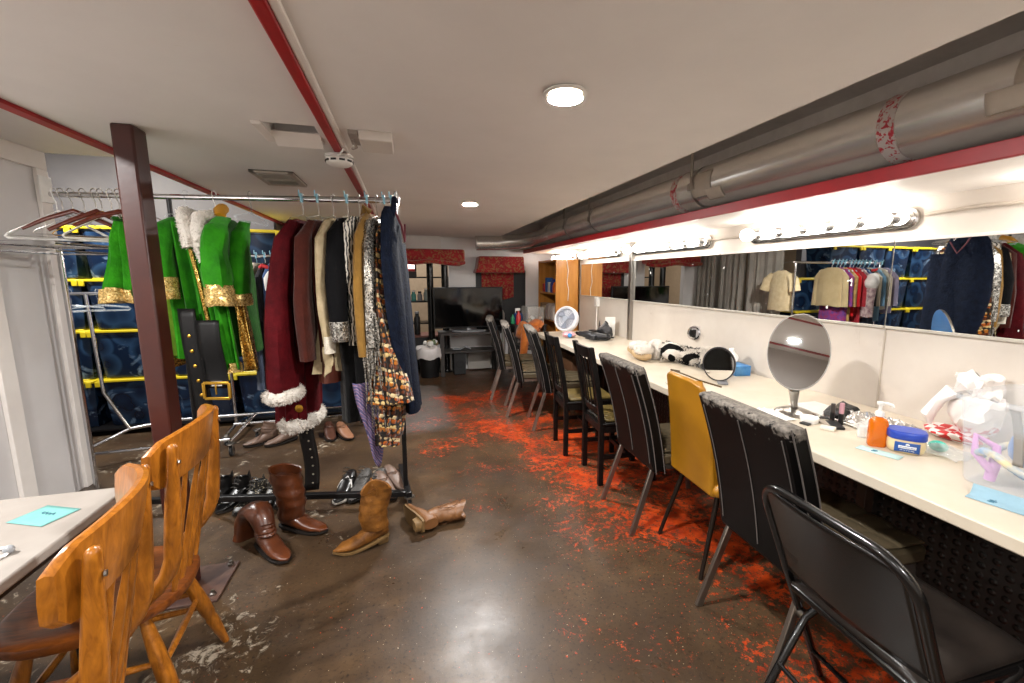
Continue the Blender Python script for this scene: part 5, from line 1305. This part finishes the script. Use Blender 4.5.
for k, (x, y, rx, ry, lb, mt) in enumerate(((2.02, 1.44, .10, .07, 'crumpled silver foil wrap behind the soap bottle', FOIL), (2.08, 1.33, .06, .07, 'crinkled silver packet beside the checked bag', FOIL), (1.98, 1.62, .09, .10, 'white paper sheet behind the oval mirror base', paper), (1.93, 1.34, .05, .06, 'clear crumpled cellophane by the soap bottle', clear('cellophane', '#e8e6e0', .45, .1)), (1.66, 1.60, .06, .09, 'scattered white tissue shreds left of the oval mirror', paper))):
    q = MB().grid(lambda u, v: Vector((x+(u-.5)*2*rx, y+(v-.5)*2*ry, CT+.004)), 18, 18)
    if k != 2:
        for i, v in enumerate(q.v):
            e = max(0, 1-((v.x-x)/rx)**2)*max(0, 1-((v.y-y)/ry)**2)
            q.v[i] = v+Vector((0, 0, e*(.012+.045*abs(mnoise.noise(v*34+Vector((k*9, 0, 0)))))))
    tag(q.build(('foil_wrap', 'foil_packet', 'paper_sheet', 'cellophane', 'tissue_shreds')[k], mt, None, smooth=(k == 2), solid=.001), lb, ('foil', 'packet', 'paper', 'wrapper', 'tissue')[k])
for k, (x, y, w, lb) in enumerate(((1.95, 1.50, .05, 'black pouch open beside the lipsticks'), (2.05, 1.53, .045, 'dark hair clip heap behind the lipsticks'))):
    tag(MB().ball((x, y, CT+.018), w, 16, (1.2, 1, .55)).jitter(.02, 22, k).build(('cosmetic_pouch', 'hair_clip')[k], black_plastic, None, smooth=False), lb, ('pouch', 'hair clip')[k])
tag(MB().lathe([(.016, 0), (.021, .05), (.019, .05), (.015, .004), (.0001, .004)], 18, c=(1.80, 1.27, CT)).build('clear_cup', clear('cup_clear', '#eef2f2', .3, .08), None), 'small clear cup standing behind the soap bottle', 'cup')

# furry slippers and costume boots
t = thing('fur_boots', 'pair-like heap of white fur trimmed black costume boot lying on the counter', 'boot', (1.95, 2.9, CT))
t['label'] = 'black costume boot with white fur stripes lying on the counter'
PL = NT('striped_plush'); co = PL.coord(True); PL.set(.95, 0, .1)
wv = PL.n('ShaderNodeTexWave'); PL.l(co, wv.inputs['Vector']); wv.inputs['Scale'].default_value = 4.2; wv.inputs['Distortion'].default_value = 2.5; wv.inputs['Detail Scale'].default_value = 2; wv.bands_direction = 'DIAGONAL'
PL.base(PL.ramp(wv.outputs[0], .56, .64, lin('#100f0f'), lin('#e2dbd2'))); PL.bump(PL.noise(co, 90, 4), .9, .012)
cloth('black_plush', '#1b1918', '#2a2624')
mb = MB().ball((1.99, 2.90, CT+.075), .085, 20, (1.0, 1.3, .88)).ball((2.05, 2.76, CT+.06), .07, 20, (1.0, 1.5, .85)).ball((2.10, 2.66, CT+.045), .05, 18, (1, 1.6, .85))
spikes(mb, [(1.97, 2.98, CT+.08), (2.05, 2.76, CT+.065), (2.10, 2.64, CT+.05)], .085, 1500, .014); mb.jitter(.018, 11)
mb.build('boot_body', PL.m, t)
fur('fur_cuff', [(1.93+.02*sin(a), 3.05+.075*cos(a), CT+.07+.05*sin(a)) for a in [k*pi/6 for k in range(13)]], .036, fur_white, t, 420, .018)
for i, (x, y, lb) in enumerate(((1.79, 3.02, 'cream fur slipper at the edge of the counter, nearer one'), (1.86, 3.22, 'cream fur slipper behind the nearer one'))):
    t = thing('fur_slipper', lb, 'slipper', (x, y, CT))
    MB().ball((x, y, CT+.045), .065, 18, (.9, 1.9, .70)).build('slipper_body', M('camel_suede', '#b59a74', .9), t)
    fur('fur_cuff', [(x+.045*cos(a), y-.03+.05*sin(a), CT+.09) for a in [k*pi/5 for k in range(11)]], .036, fur_white, t, 420, .016)
t = thing('fur_hat', 'fluffy white and black fur bundle between the tiny mirror and the dark-framed mirror', 'fur bundle', (2.05, 2.62, CT))
mb = MB().ball((2.08, 2.55, CT+.085), .075, 18, (1, 1.2, .7)); mb.jitter(.02, 20)
spikes(mb, [(2.03, 2.60, CT+.09), (2.12, 2.5, CT+.10)], .085, 2200, .014); mb.build('white_fur', fur_white, t)
MB().ball((2.07, 2.55, CT+.04), .07, 16, (1.05, 1.25, .55)).jitter(.02, 20).build('black_base', MATS['black_plush'], t)
tag(MB().box((1.56, 2.24, CT+.004), (.03, .11, .007), rz=R(12)).build('hair_comb', M('pale_comb', '#c9c2b4', .5), None), 'pale flat comb at the counter edge by the yellow chair', 'comb')

# far end of the counter
t = thing('desk_fan', 'small white round desk fan near the orange shelf unit', 'fan', (1.86, 4.60, CT))
m = at((1.76, 4.64, CT+.18), (-.72, -.64, .25)) @ Matrix.Diagonal((1.15, 1.15, 1.15, 1))
MB().lathe([(.105, -.05), (.125, -.03), (.128, .02), (.118, .032), (.105, .03), (.10, -.02), (.0001, -.02)], 36, m).build('shroud', M('fan_white', '#e6e6ea', .35), t)
mb = MB()
for r in (.03, .05, .07, .09): mb.tube([m @ Vector((r*cos(a), r*sin(a), .030)) for a in [k*2*pi/32 for k in range(32)]], .0022, 6, closed=True)
for k in range(20):
    a = 2*pi*k/20; mb.tube([m @ Vector((.022*cos(a), .022*sin(a), .032)), m @ Vector((.11*cos(a+.3), .11*sin(a+.3), .028))], .0018, 5)
mb.lathe([(.026, .028), (.026, .036), (.0001, .038)], 18, m); mb.build('grille', M('fan_grey', '#aab0bc', .4), t)
mb = MB()
for k in range(3):
    a = 2*pi*k/3; mb.grid(lambda u, v: m @ Vector(((.02+.075*u)*cos(a+.75*v), (.02+.075*u)*sin(a+.75*v), .0+.018*v)), 6, 6)
mb.build('blades', M('fan_blade', '#a9aec0', .4), t, solid=.002)
MB().lathe([(.075, 0), (.075, .010), (.06, .018), (.02, .022), (.0001, .022)], 28, c=(1.80, 4.69, CT)).tube([(1.80, 4.69, CT+.015), (1.82, 4.71, CT+.08), (1.80, 4.68, CT+.15)], [.022, .018, .02], 12).build('base', MATS['fan_white'], t)
tag(MB().tube([(1.92, 4.66, CT+.02), (2.05, 4.72, CT+.006), (2.16, 4.66, CT+.006), (2.2, 4.78, CT+.10), (2.262, 4.9, CT+.30), (2.268, 4.9, CT+.36)], .005, 8).build('power_cord', white_plastic, None), 'white power cord running from the fan up to the wall outlet', 'cord')
t = thing('wall_outlet', 'white wall outlet box beside the fan', 'outlet', (2.27, 4.9, 1.13))
MB().bx((2.24, 4.86, 1.06), (2.28, 4.95, 1.17)).build('outlet_box', white_plastic, t, bevel=.004)
MB().bx((2.236, 4.885, 1.075), (2.24, 4.925, 1.155)).build('socket_plate', M('outlet_face', '#cfcac4', .4), t)
t = thing('pink_bag', 'pink and blue clear wash bag on the counter below the fan', 'bag', (1.72, 4.40, CT))
MB().ball((1.70, 4.40, CT+.035), .06, 16, (1.3, 1, .6)).jitter(.016, 20).build('bag_body', M('pink_film', '#dfa6ae', .4), t)
MB().ball((1.69, 4.345, CT+.03), .026, 12).build('blue_puff', M('blue_puff', '#3f8fd0', .7), t)
# heap of hair dryers and straps
DARK = M('dark_grey_plastic', '#2a2a2d', .4)
for k, (x, y, rz, el, lb) in enumerate(((2.00, 4.20, 40, 18, 'dark hair dryer on the heap by the white card, upper one'), (1.90, 4.10, -30, 0, 'dark hair dryer lying at the front of the heap'), (1.86, 4.28, 120, 0, 'dark hair dryer lying at the back of the heap'))):
    t = thing('hair_dryer', lb, 'hair dryer', (x, y, CT+.045+(.06 if k == 0 else 0)), R(rz), 'hair dryers in the heap')
    z0 = .0
    MB().tube([(-.07, 0, z0), (-.05, 0, z0), (.0, 0, z0), (.06, 0, z0), (.10, 0, z0)], [.03, .038, .04, .03, .027], 16).build('barrel', DARK, t, local=True)
    MB().tube([(-.01, 0, 0), (-.02, -.06, -.005), (-.03, -.115, -.01)], [.02, .017, .018], 12).build('handle', DARK, t, local=True)
    MB().tube([(.10, 0, 0), (.135, 0, 0)], [.024, .03], 12, flat=.5).build('nozzle', black_plastic, t, local=True)
    if k == 0: t.rotation_euler = (R(20), R(-25), R(rz))
mb = MB().ball((2.03, 4.14, CT+.085), .07, 14, (.9, 1, 1)).jitter(.03, 14)
tag(mb.build('padded_pouch', DARK, None, smooth=False), 'dark padded pouch on top of the hair dryer heap', 'pouch')
for k in range(4):
    a0 = random.uniform(0, 6); cx, cy = 1.90+.06*k*.6, 4.12+.05*(k % 2)
    tag(MB().tube([(cx+.09*cos(a0+i*.5)*(1+.3*sin(i)), cy+.09*sin(a0+i*.5), CT+.012+.012*abs(sin(i*.8))) for i in range(12)], .006, 8).build('coiled_cable', black_rubber, None), ('black coiled cable at the front of the hair dryer heap', 'black coiled cable in the middle of the hair dryer heap', 'black coiled cable behind the hair dryer heap', 'black coiled cable at the right of the hair dryer heap')[k], 'cable')
t = thing('card_stand', 'upright white card on the counter behind the hair dryers', 'card', (2.18, 4.33, CT))
MB().box((2.16, 4.33, CT+.11), (.11, .012, .22), rz=R(-25)).build('card', paper, t, bevel=.002)
MB().box((2.175, 4.365, CT+.06), (.004, .06, .12), rz=R(-25)).build('strut', paper, t)
t = thing('spray_bottle', 'white bottle with a dark pointed nozzle beside the white card', 'bottle', (2.08, 4.46, CT))
MB().lathe([(.028, 0), (.03, .01), (.026, .07), (.016, .085)], 16, c=(2.09, 4.45, CT)).build('bottle', white_plastic, t)
MB().lathe([(.016, .085), (.014, .10), (.004, .17), (.0001, .172)], 14, c=(2.09, 4.45, CT)).build('nozzle', GP, t)
tag(MB().box((2.12, 4.62, CT+.02), (.08, .18, .04), rz=R(10)).build('black_case', black_plastic, None, bevel=.006), 'flat black case lying between fan and white card', 'case')
# ------------------------------------------------------------------ far end
t = thing('television', 'large black flat television on the dark stand at the back', 'television', (.86, 6.32, .63))
tr = Matrix.Translation((.865, 6.30, .98)) @ Matrix.Rotation(R(3), 4, 'Z')
MB().bx((-.51, -.02, -.295), (.51, .03, .295), tr).build('casing', black_plastic, t, bevel=.006)
MB().bx((-.495, -.024, -.275), (.495, -.019, .28), tr).build('screen', M('tv_glass', '#060607', .08, spec=.6), t)
MB().lathe([(.0001, 0), (.25, 0), (.25, .012), (.05, .02), (.0001, .02)], 32, Matrix.Translation((.865, 6.30, .632)) @ Matrix.Diagonal((1, .5, 1, 1))).bx((-.03, .0, -.35), (.03, .03, -.25), tr).build('stand', grey_plastic, t)
dw = M('dark_stand_wood', '#2b2725', .5, c2='#3a3532', nscale=5)
t = thing('tv_stand', 'dark wooden open stand under the television', 'stand', (.85, 6.35, 0))
MB().bx((.42, 6.12, .60), (1.30, 6.52, .632)).build('top', dw, t, bevel=.003)
MB().bx((.46, 6.16, .33), (1.26, 6.5, .36)).build('shelf', dw, t, bevel=.003)
for x in (.455, 1.265):
    for y in (6.155, 6.49): MB().box((x, y, .30), (.06, .05, .60)).build('leg', dw, t, bevel=.003)
t = thing('subwoofer', 'black subwoofer box on the floor under the television stand', 'speaker', (.70, 6.3, 0))
MB().bx((.62, 6.20, .01), (.79, 6.42, .34)).build('cabinet', M('speaker_black', '#191a1c', .5), t, bevel=.006)
MB().lathe([(.06, 0), (.062, .006), (.05, .010), (.03, .004), (.0001, .006)], 24, at((.705, 6.198, .17), (0, -1, 0))).build('driver', black_rubber, t)
tag(MB().bx((.86, 6.47, .02), (1.20, 6.5, .30)).build('poster_board', M('pale_board', '#a8a29a', .7), None, bevel=.002), 'pale board leaning behind the television stand legs', 'board')
tag(MB().tube([(.62, 6.3, .372), (.72, 6.25, .375), (.80, 6.33, .40), (.88, 6.28, .372)], .012, 8).build('cable_bundle', grey_plastic, None), 'grey cable bundle on the shelf under the television', 'cable')
t = thing('trash_can', 'black trash can with a white liner, left of the television stand', 'trash can', (.275, 6.22, 0))
MB().loft([[Vector((.275+s*math.copysign(abs(cos(2*pi*k/28))**.7, cos(2*pi*k/28)), 6.22+s*.85*math.copysign(abs(sin(2*pi*k/28))**.7, sin(2*pi*k/28)), z)) for k in range(28)] for s, z in ((.125, 0), (.13, .01), (.16, .40), (.165, .41))]).build('can', black_plastic, t)
mb = MB().loft([[Vector((.275+s*math.copysign(abs(cos(2*pi*k/28))**.7, cos(2*pi*k/28)), 6.22+s*.85*math.copysign(abs(sin(2*pi*k/28))**.7, sin(2*pi*k/28)), z+.02*sin(5*2*pi*k/28))) for k in range(28)] for s, z in ((.172, .28), (.18, .34), (.175, .42), (.165, .43), (.12, .44), (.02, .46))], caps=(False, True))
mb.jitter(.014, 18).build('liner', M('liner_film', '#cfc9c6', .35), t)
for k in range(7):
    MB().ball((.275+random.uniform(-.09, .09), 6.20+random.uniform(-.07, .07), .475+random.uniform(0, .05)), .04, 10).jitter(.015, 30, k).build('crumpled_paper', (paper, M('kraft_paper', '#9a8460', .8), M('dull_green_paper', '#6a7a58', .8))[k % 3], t, smooth=False)
t = thing('steel_pole_pair', 'pair', 'pole'); bpy.data.objects.remove(t)
for x, lb in ((.335, 'black round pole left of the television, the left one of two'), (.545, 'black round pole just behind the left side of the television')):
    t = thing('black_pole', lb, 'pole', (x, 6.5, 0), 0, 'black poles under the first red pelmet')
    MB().tube([(x, 6.5, 0), (x, 6.5, 1.72)], .048, 20).build('pole_shaft', M('gloss_black', '#0d0d0e', .22), t)
    MB().lathe([(.085, 0), (.085, .012), (.055, .02), (.05, .03)], 20, c=(x, 6.5, 0)).build('flange', MATS['gloss_black'], t)
# red pelmets
rd = NT('red_damask'); co = rd.coord(True); rd.set(.75, 0, .3, sheen=.3)
v = rd.noise(co, 13, 5, .6, 2.5)
rd.base(rd.mix(rd.ramp(v, .52, .56), rd.ramp(rd.noise(co, 5, 3), .3, .7, lin('#7d0e14'), lin('#a0161e')), lin('#8a5c38'))); rd.bump(rd.noise(co, 160, 3), .3, .003)
DAM = rd.m
t = thing('pelmet', 'red and gold padded pelmet box above the black poles', 'pelmet', (.37, 6.3, 1.62))
MB().bx((-.12, 6.10, 1.625), (.80, 6.42, 1.80)).jitter(.0, 1).build('pelmet_box', DAM, t, bevel=.03)
MB().tube([(-.12, 6.11, 1.63), (.1, 6.085, 1.612), (.35, 6.10, 1.635), (.62, 6.09, 1.60), (.72, 6.16, 1.60), (.80, 6.25, 1.625)], .03, 10).build('lower_roll', DAM, t)
t = thing('pelmet', 'smaller red and gold pelmet over the blanked window', 'pelmet', (1.45, 6.4, 1.5))
MB().loft([[Vector((x, y, z)) for x, y in ((1.03-o, 6.28), (1.70+o*.3, 6.28), (1.70+o*.3, 6.57), (1.03-o, 6.57))] for z, o in ((1.48, .06), (1.55, .03), (1.72, 0))]).build('pelmet_box', DAM, t, bevel=.02)
MB().grid(lambda u, v: Vector((1.10+.50*u, 6.53+.012*sin(14*u), 1.52-(.40+.05*sin(3*u))*v)), 22, 10).build('hanging_panel', DAM, t, solid=.006)
# room beyond: red drinks machine, shelves, stool
t = thing('drinks_machine', 'small lit red and white dispenser in the room beyond the black poles', 'dispenser', (.08, 7.9, 1.4))
MB().bx((-.10, 7.85, 1.42), (.18, 8.15, 1.74)).build('housing', M('machine_dark', '#2a2422', .4), t, bevel=.006)
MB().bx((-.06, 7.842, 1.52), (.15, 7.852, 1.66)).build('lit_panel', emit('machine_panel', '#ffd8d0', 1.6), t)
MB().bx((-.06, 7.838, 1.52), (.15, 7.846, 1.56)).bx((-.06, 7.838, 1.645), (.15, 7.846, 1.66)).build('red_strip', M('machine_red', '#c81a1e', .4), t)
t = thing('wire_rack_shelf', 'dark shelf unit holding jars in the room beyond', 'shelf', (.15, 8.0, 0))
for z in (.60, .98, 1.40): MB().bx((-.25, 7.75, z), (.75, 8.15, z+.025)).build('shelf_board', black_plastic, t)
for x in (-.24, .74): MB().bx((x-.015, 7.76, 0), (x+.015, 7.79, 1.42)).bx((x-.015, 8.1, 0), (x+.015, 8.13, 1.42)).build('side_frame', black_metal, t)
for k in range(9):
    x = -.2+.105*k; h = .14+.05*((k*7) % 4)/3; z = 1.005
    tt = thing('storage_jar', ('teal', 'clear', 'dark', 'teal', 'grey', 'clear', 'white', 'dark', 'teal')[k] + ' jar on the shelf beyond, ' + ('first', 'second', 'third', 'fourth', 'fifth', 'sixth', 'seventh', 'eighth', 'ninth')[k] + ' from its left end', 'jar', (x, 7.85, z), 0, 'jars on the shelf beyond')
    MB().lathe([(.04, 0), (.042, h*.7), (.025, h*.85), (.025, h)], 14, c=(x, 7.85, z)).build('jar_body', (M('teal_glass', '#3f8c84', .2), M('grey_glass', '#8c9a98', .2), black_plastic, MATS['teal_glass'], grey_plastic, MATS['grey_glass'], white_plastic, black_plastic, MATS['teal_glass'])[k], tt)
    MB().lathe([(.028, h), (.028, h+.025), (.0001, h+.026)], 14, c=(x, 7.85, z)).build('jar_lid', (black_plastic, white_plastic)[k % 2], tt)
t = thing('low_cabinet', 'dark low cabinet with a reddish top beyond the trash can', 'cabinet', (.1, 6.9, 0))
MB().bx((-.15, 6.78, 0), (.5, 7.2, .50)).build('body', M('cabinet_dark', '#1a1718', .5), t, bevel=.004)
MB().bx((-.17, 6.76, .50), (.52, 7.22, .525)).build('top', M('cabinet_top', '#7a4a40', .4), t, bevel=.003)
for k, x in enumerate((-.08, .02, .14)):
    tt = thing('black_canister', 'black canister standing on the low dark cabinet, ' + ('left one', 'middle one', 'right one')[k], 'canister', (x, 6.95, .525), 0, 'black canisters')
    MB().lathe([(.045, 0), (.047, .01), (.047, .26), (.03, .30), (.03, .33), (.0001, .33)], 16, c=(x, 6.95, .525)).build('can_body', black_plastic, tt)
    MB().lathe([(.032, .33), (.032, .36), (.0001, .362)], 14, c=(x, 6.95, .525)).build('cap', grey_plastic, tt)
# orange wooden shelf unit
OAK = NT('orange_laminate'); co = OAK.coord(True, (1, 1, .15)); OAK.set(.35)
OAK.base(OAK.ramp(OAK.noise(co, 14, 5), .3, .7, lin('#b0702a'), lin('#cc8e42'))); OAKM = OAK.m
t = thing('shelf_unit', 'orange-brown wooden shelf unit standing against the wall past the counter', 'shelf', (2.1, 5.9, 0))
MB().bx((1.93, 5.50, .45), (2.265, 5.525, 1.655)).build('side_panel', OAKM, t, bevel=.002)
MB().bx((1.93, 6.28, .45), (2.265, 6.305, 1.655)).build('side_panel', OAKM, t, bevel=.002)
MB().bx((2.25, 5.5, .45), (2.27, 6.3, 1.655)).build('back_panel', M('shelf_back', '#7a4e22', .5), t)
for z in (.47, .80, 1.18, 1.63): MB().bx((1.94, 5.525, z), (2.25, 6.28, z+.025)).build('shelf_board', OAKM, t, bevel=.002)
for y in (5.55, 6.25): MB().bx((1.96, y-.03, 0), (2.24, y+.03, .45)).build('foot', OAKM, t)
tag(MB().tube([(2.08, 5.492, 1.64), (2.10, 5.49, 1.5), (2.085, 5.49, 1.35), (2.11, 5.49, 1.25), (2.10, 5.49, 1.10)], .004, 6).build('power_cord', white_plastic, None), 'thin white cord hanging down the side of the orange shelf unit', 'cord')
items = [(5.60, 1.205, .10, .13, '#e06a1e', 'orange packet lying on the upper shelf, nearest one', 'packet'), (5.72, 1.205, .09, .16, '#2b3d86', 'blue bag of snacks on the upper shelf', 'packet'), (5.86, 1.205, .08, .12, '#c9c4bc', 'white carton on the upper shelf', 'carton'), (6.00, 1.205, .07, .17, '#2f5f9c', 'dark blue carton on the upper shelf, far one', 'carton'), (6.13, 1.205, .07, .10, '#b0382c', 'red tin on the upper shelf, farthest one', 'tin'),
         (5.62, .825, .13, .17, '#b8aaa0', 'pale cloth bundle on the lower shelf, near one', 'bundle'), (5.82, .825, .14, .19, '#9a8a80', 'grey-pink bag on the lower shelf', 'bag'), (6.02, .825, .12, .15, '#c0a888', 'beige box on the lower shelf', 'box'), (6.18, .825, .09, .18, '#8a6a4c', 'brown box on the lower shelf, farthest one', 'box')]
for y, z, w, h, c, lb, ct in items:
    mt = M('shelf_item_'+c[1:], c, .5)
    mb = MB()
    rings = [[Vector((2.0+w*.7*s*x, y+w*.5*s*yy, z+h*1.2*f)) for x, yy in ((-1, -1), (0, -1.05), (1, -1), (1.05, 0), (1, 1), (0, 1.05), (-1, 1), (-1.05, 0))] for f, s in ((0, .95), (.1, 1), (.6, .98), (.92, .8), (1, .5))] if ct in ('packet', 'bundle', 'bag') else [[Vector((2.0+w*.7*x, y+w*.5*yy, z+h*1.2*f)) for x, yy in ((-1, -1), (1, -1), (1, 1), (-1, 1))] for f in (0, .9, 1)]
    mb.loft(rings)
    if ct in ('packet', 'bundle', 'bag'): mb.jitter(.012, 20)
    tag(mb.build({'packet': 'snack_packet', 'carton': 'carton', 'tin': 'tin', 'bundle': 'cloth_bundle', 'bag': 'cloth_bag', 'box': 'cardboard_box'}[ct], mt, None, bevel=.003), lb, ct)
t = thing('bottle', 'white squeeze bottle at the near end of the upper shelf', 'bottle', (1.99, 5.57, 1.205))
MB().lathe([(.026, 0), (.028, .10), (.02, .13), (.012, .14)], 14, c=(1.98, 5.56, 1.205)).build('bottle_body', white_plastic, t)
MB().lathe([(.013, .14), (.008, .18), (.0001, .182)], 12, c=(1.98, 5.56, 1.205)).build('cap', M('red_cap', '#c0281e', .4), t)
# clear drawers / acrylic box between the shelf and the stand
t = thing('acrylic_drawers', 'clear acrylic drawer box filled with clutter in front of the orange shelf', 'drawers', (1.75, 5.8, .7))
MB().bx((1.62, 5.80, .76), (1.86, 6.15, 1.0)).build('box', clear('acrylic', '#d8d4cc', .35, .1), t, bevel=.004)
for k in range(4): MB().ball((1.68+.05*k, 5.90+.06*(k % 3), .80+.03*(k % 2)), .04, 10).jitter(.012, 30, k).build('contents', (M('kraft_paper', '#9a8460', .8), white_plastic, grey_plastic, M('rust_item', '#8a5a38', .6))[k], t)
t = thing('side_table', 'dark side table carrying the clear drawers past the counter end', 'table', (1.7, 5.8, 0))
MB().bx((1.42, 5.76, .735), (1.90, 6.25, .758)).build('tabletop', dw, t, bevel=.003)
for x in (1.45, 1.87):
    for y in (5.8, 6.2): MB().bx((x-.02, y-.02, 0), (x+.02, y+.02, .735)).build('leg', dw, t)
t = thing('spray_bottle', 'red and white trigger spray bottle beyond the counter end', 'bottle', (1.50, 5.85, .758))
MB().lathe([(.035, 0), (.036, .12), (.015, .17), (.013, .19)], 16, c=(1.50, 5.85, .758)).build('bottle_body', M('red_cap', '#c0281e', .4), t)
MB().box((1.485, 5.84, .97), (.07, .025, .035)).box((1.455, 5.84, .945), (.01, .012, .05)).build('trigger_head', white_plastic, t, bevel=.004)
t = thing('green_bottle', 'small green bottle beyond the counter end', 'bottle', (1.45, 5.98, .758))
MB().lathe([(.03, 0), (.03, .08), (.012, .11), (.012, .13), (.0001, .131)], 14, c=(1.45, 5.98, .758)).build('bottle_body', M('green_plastic', '#1f8a5a', .3), t)
tag(MB().bx((1.50, 6.02, .758), (1.60, 6.12, .90)).build('blue_carton', M('blue_carton', '#2c5aa0', .5), None, bevel=.003), 'blue carton beside the clear drawers', 'carton')
t = thing('orange_jacket', 'orange-brown jacket slumped over a stool at the counter end', 'jacket', (1.5, 5.38, 0))
JM = cloth('burnt_orange', '#9c5220', '#b8682c', .8)
MB().ball((1.50, 5.36, .70), .17, 24, (1, 1.1, .85)).jitter(.06, 6).jitter(.015, 20).build('jacket_heap', JM, t)
MB().tube([(1.44, 5.20, .78), (1.40, 5.17, .60), (1.39, 5.17, .44)], [.06, .055, .045], 14).jitter(.02, 12).build('sleeve', JM, t)
MB().ball((1.62, 5.38, .80), .10, 18, (1, 1.2, .7)).jitter(.03, 10).build('hood', JM, t)
t = thing('stool', 'dark stool under the orange jacket', 'stool', (1.50, 5.36, 0))
MB().lathe([(.0001, .50), (.17, .50), (.18, .52), (.17, .55), (.0001, .55)], 24, c=(1.50, 5.36, 0)).build('seat', black_plastic, t)
for k in range(4): MB().tube([(1.50+.12*cos(k*pi/2+.8), 5.36+.12*sin(k*pi/2+.8), .50), (1.50+.18*cos(k*pi/2+.8), 5.36+.18*sin(k*pi/2+.8), 0)], .012, 8).build('leg', black_metal, t)
t = thing('wall_heater_pipe', 'pale bent pipe standing against the back wall right of the television', 'pipe', (1.42, 6.5, 0))
MB().tube([(1.42, 6.5, 0), (1.42, 6.5, .86), (1.40, 6.5, .90), (1.36, 6.5, .92), (1.22, 6.5, .92)], .025, 12).build('pipe_run', M('pale_pipe', '#9a948c', .4), t)
MB().lathe([(.04, 0), (.04, .01)], 16, c=(1.42, 6.5, 0)).build('floor_flange', steel, t)
tag(MB().box((1.12, 5.12, .83), (.010, .06, .075), rz=R(-12)).build('blue_tag', M('tag_blue', '#3f9ad0', .5), None), 'small blue card tucked at the last tall chair', 'card')
# under-counter box
t = thing('wooden_crate', 'brown wooden crate under the far end of the counter', 'crate', (1.72, 4.3, 0))
MB().bx((1.60, 4.05, .36), (1.90, 4.6, .62)).build('crate_body', M('crate_wood', '#5a3a22', .6, c2='#4a2e1a', nscale=6), t, bevel=.004)
for x in (1.63, 1.87):
    for y in (4.1, 4.55): MB().bx((x-.02, y-.02, 0), (x+.02, y+.02, .36)).build('leg', MATS['crate_wood'], t)

# ------------------------------------------------------------------ grey curtains beyond the racks (seen in the mirrors)
CUR = cloth('grey_curtain', '#9c968e', '#8a857d', .9, ns=4)
def curtain(label, x0, y0, x1, y1, ph):
    t = thing('curtain', label, 'curtain', ((x0+x1)/2, (y0+y1)/2, 0), 0, 'grey curtains beyond the racks')
    d = Vector((x1-x0, y1-y0, 0)); nn = Vector((-d.y, d.x, 0)).normalized()
    MB().grid(lambda u, v: Vector((x0, y0, 0))+d*u+nn*(.03*sin(u*26+ph)+.012*sin(u*61+ph*2))*(1-.4*v)+Vector((0, 0, .06+1.86*v)), 70, 10).build('curtain_cloth', CUR, t, solid=.004)
    MB().tube([(x0, y0, 1.93), (x1, y1, 1.93)], .012, 10).build('curtain_rod', steel, t)
curtain('grey floor-length curtain beyond the racks, nearest the clothes', -.42, 4.78, -.30, 5.30, .3)
curtain('grey floor-length curtain beyond the racks, middle one', -.36, 5.42, -.33, 5.92, 1.4)
curtain('grey floor-length curtain beyond the racks, next to the back wall', -.36, 6.05, -.34, 6.5, 2.2)
t = thing('knit_top', 'oatmeal short-sleeved top hanging at the end of the rear rack, seen in the mirror', 'top', (-.22, 4.5, 1.5))
KT = cloth('oatmeal_knit', '#c9b794', '#b7a47e', .9)
def fl(z, y0, y1, th=.035): return [Vector((-.20+th*cos(2*pi*k/24)*.8, (y0+y1)/2+(y1-y0)/2*sin(2*pi*k/24), z+.006*sin(k))) for k in range(24)]
MB().loft([fl(1.50, 4.50, 4.66, .02), fl(1.46, 4.42, 4.74), fl(1.2, 4.40, 4.76, .045), fl(.98, 4.39, 4.77, .05)]).build('body', KT, t)
for s in (-1, 1): MB().tube([(-.2, 4.58+s*.13, 1.45), (-.19, 4.58+s*.2, 1.38), (-.18, 4.58+s*.24, 1.24)], [.045, .06, .065], 14, flat=.5).build('sleeve', KT, t)
t = thing('wire_hanger', 'wire hanger carrying the oatmeal top at the end of the rear rack', 'hanger', (-.2, 4.5, 1.6))
MB().tube([(-.2, 4.35, 1.59), (-.2, 4.45, 1.615), (-.2, 4.57, 1.60), (-.2, 4.58, 1.52), (-.2, 4.44, 1.475), (-.2, 4.72, 1.475), (-.2, 4.58, 1.52)], .003, 6).build('body', wire_mat, t)

# ------------------------------------------------------------------ camera and world
f, PX, PY, H = 430.0, 530.0, 341.5, 1.42
d1 = Vector((406-PX, 277-PY, f)).normalized()
up = -Vector((0, d1.z, -d1.y)).normalized()
xr = d1.cross(up)
if xr.x < 0: xr = -xr
# rows: world axes in camera space (right, down, forward)
W = Matrix((xr, d1, up))
cr_, cu_, cb_ = W @ Vector((1, 0, 0)), W @ Vector((0, -1, 0)), W @ Vector((0, 0, -1))
cam = bpy.data.cameras.new('camera'); co_ = bpy.data.objects.new('camera', cam); col.objects.link(co_)
rot = Matrix((cr_, cu_, cb_)).transposed()
co_.matrix_world = Matrix.Translation((0, 0, H)) @ rot.to_4x4()
cam.sensor_fit = 'HORIZONTAL'; cam.sensor_width = 36; cam.lens = 36*f/1024
cam.shift_x = -(PX-512)/1024; cam.shift_y = (PY-341.5)/1024
cam.clip_start = .02; cam.clip_end = 60
scn.camera = co_
w = bpy.data.worlds.new('room_air'); scn.world = w; w.use_nodes = True
w.node_tree.nodes['Background'].inputs[0].default_value = (.9, .92, 1, 1); w.node_tree.nodes['Background'].inputs[1].default_value = .05
vs = scn.view_settings; vs.view_transform = 'Standard'; vs.look = 'None'; vs.gamma = 1; vs.use_curve_mapping = False; vs.exposure = 1.0
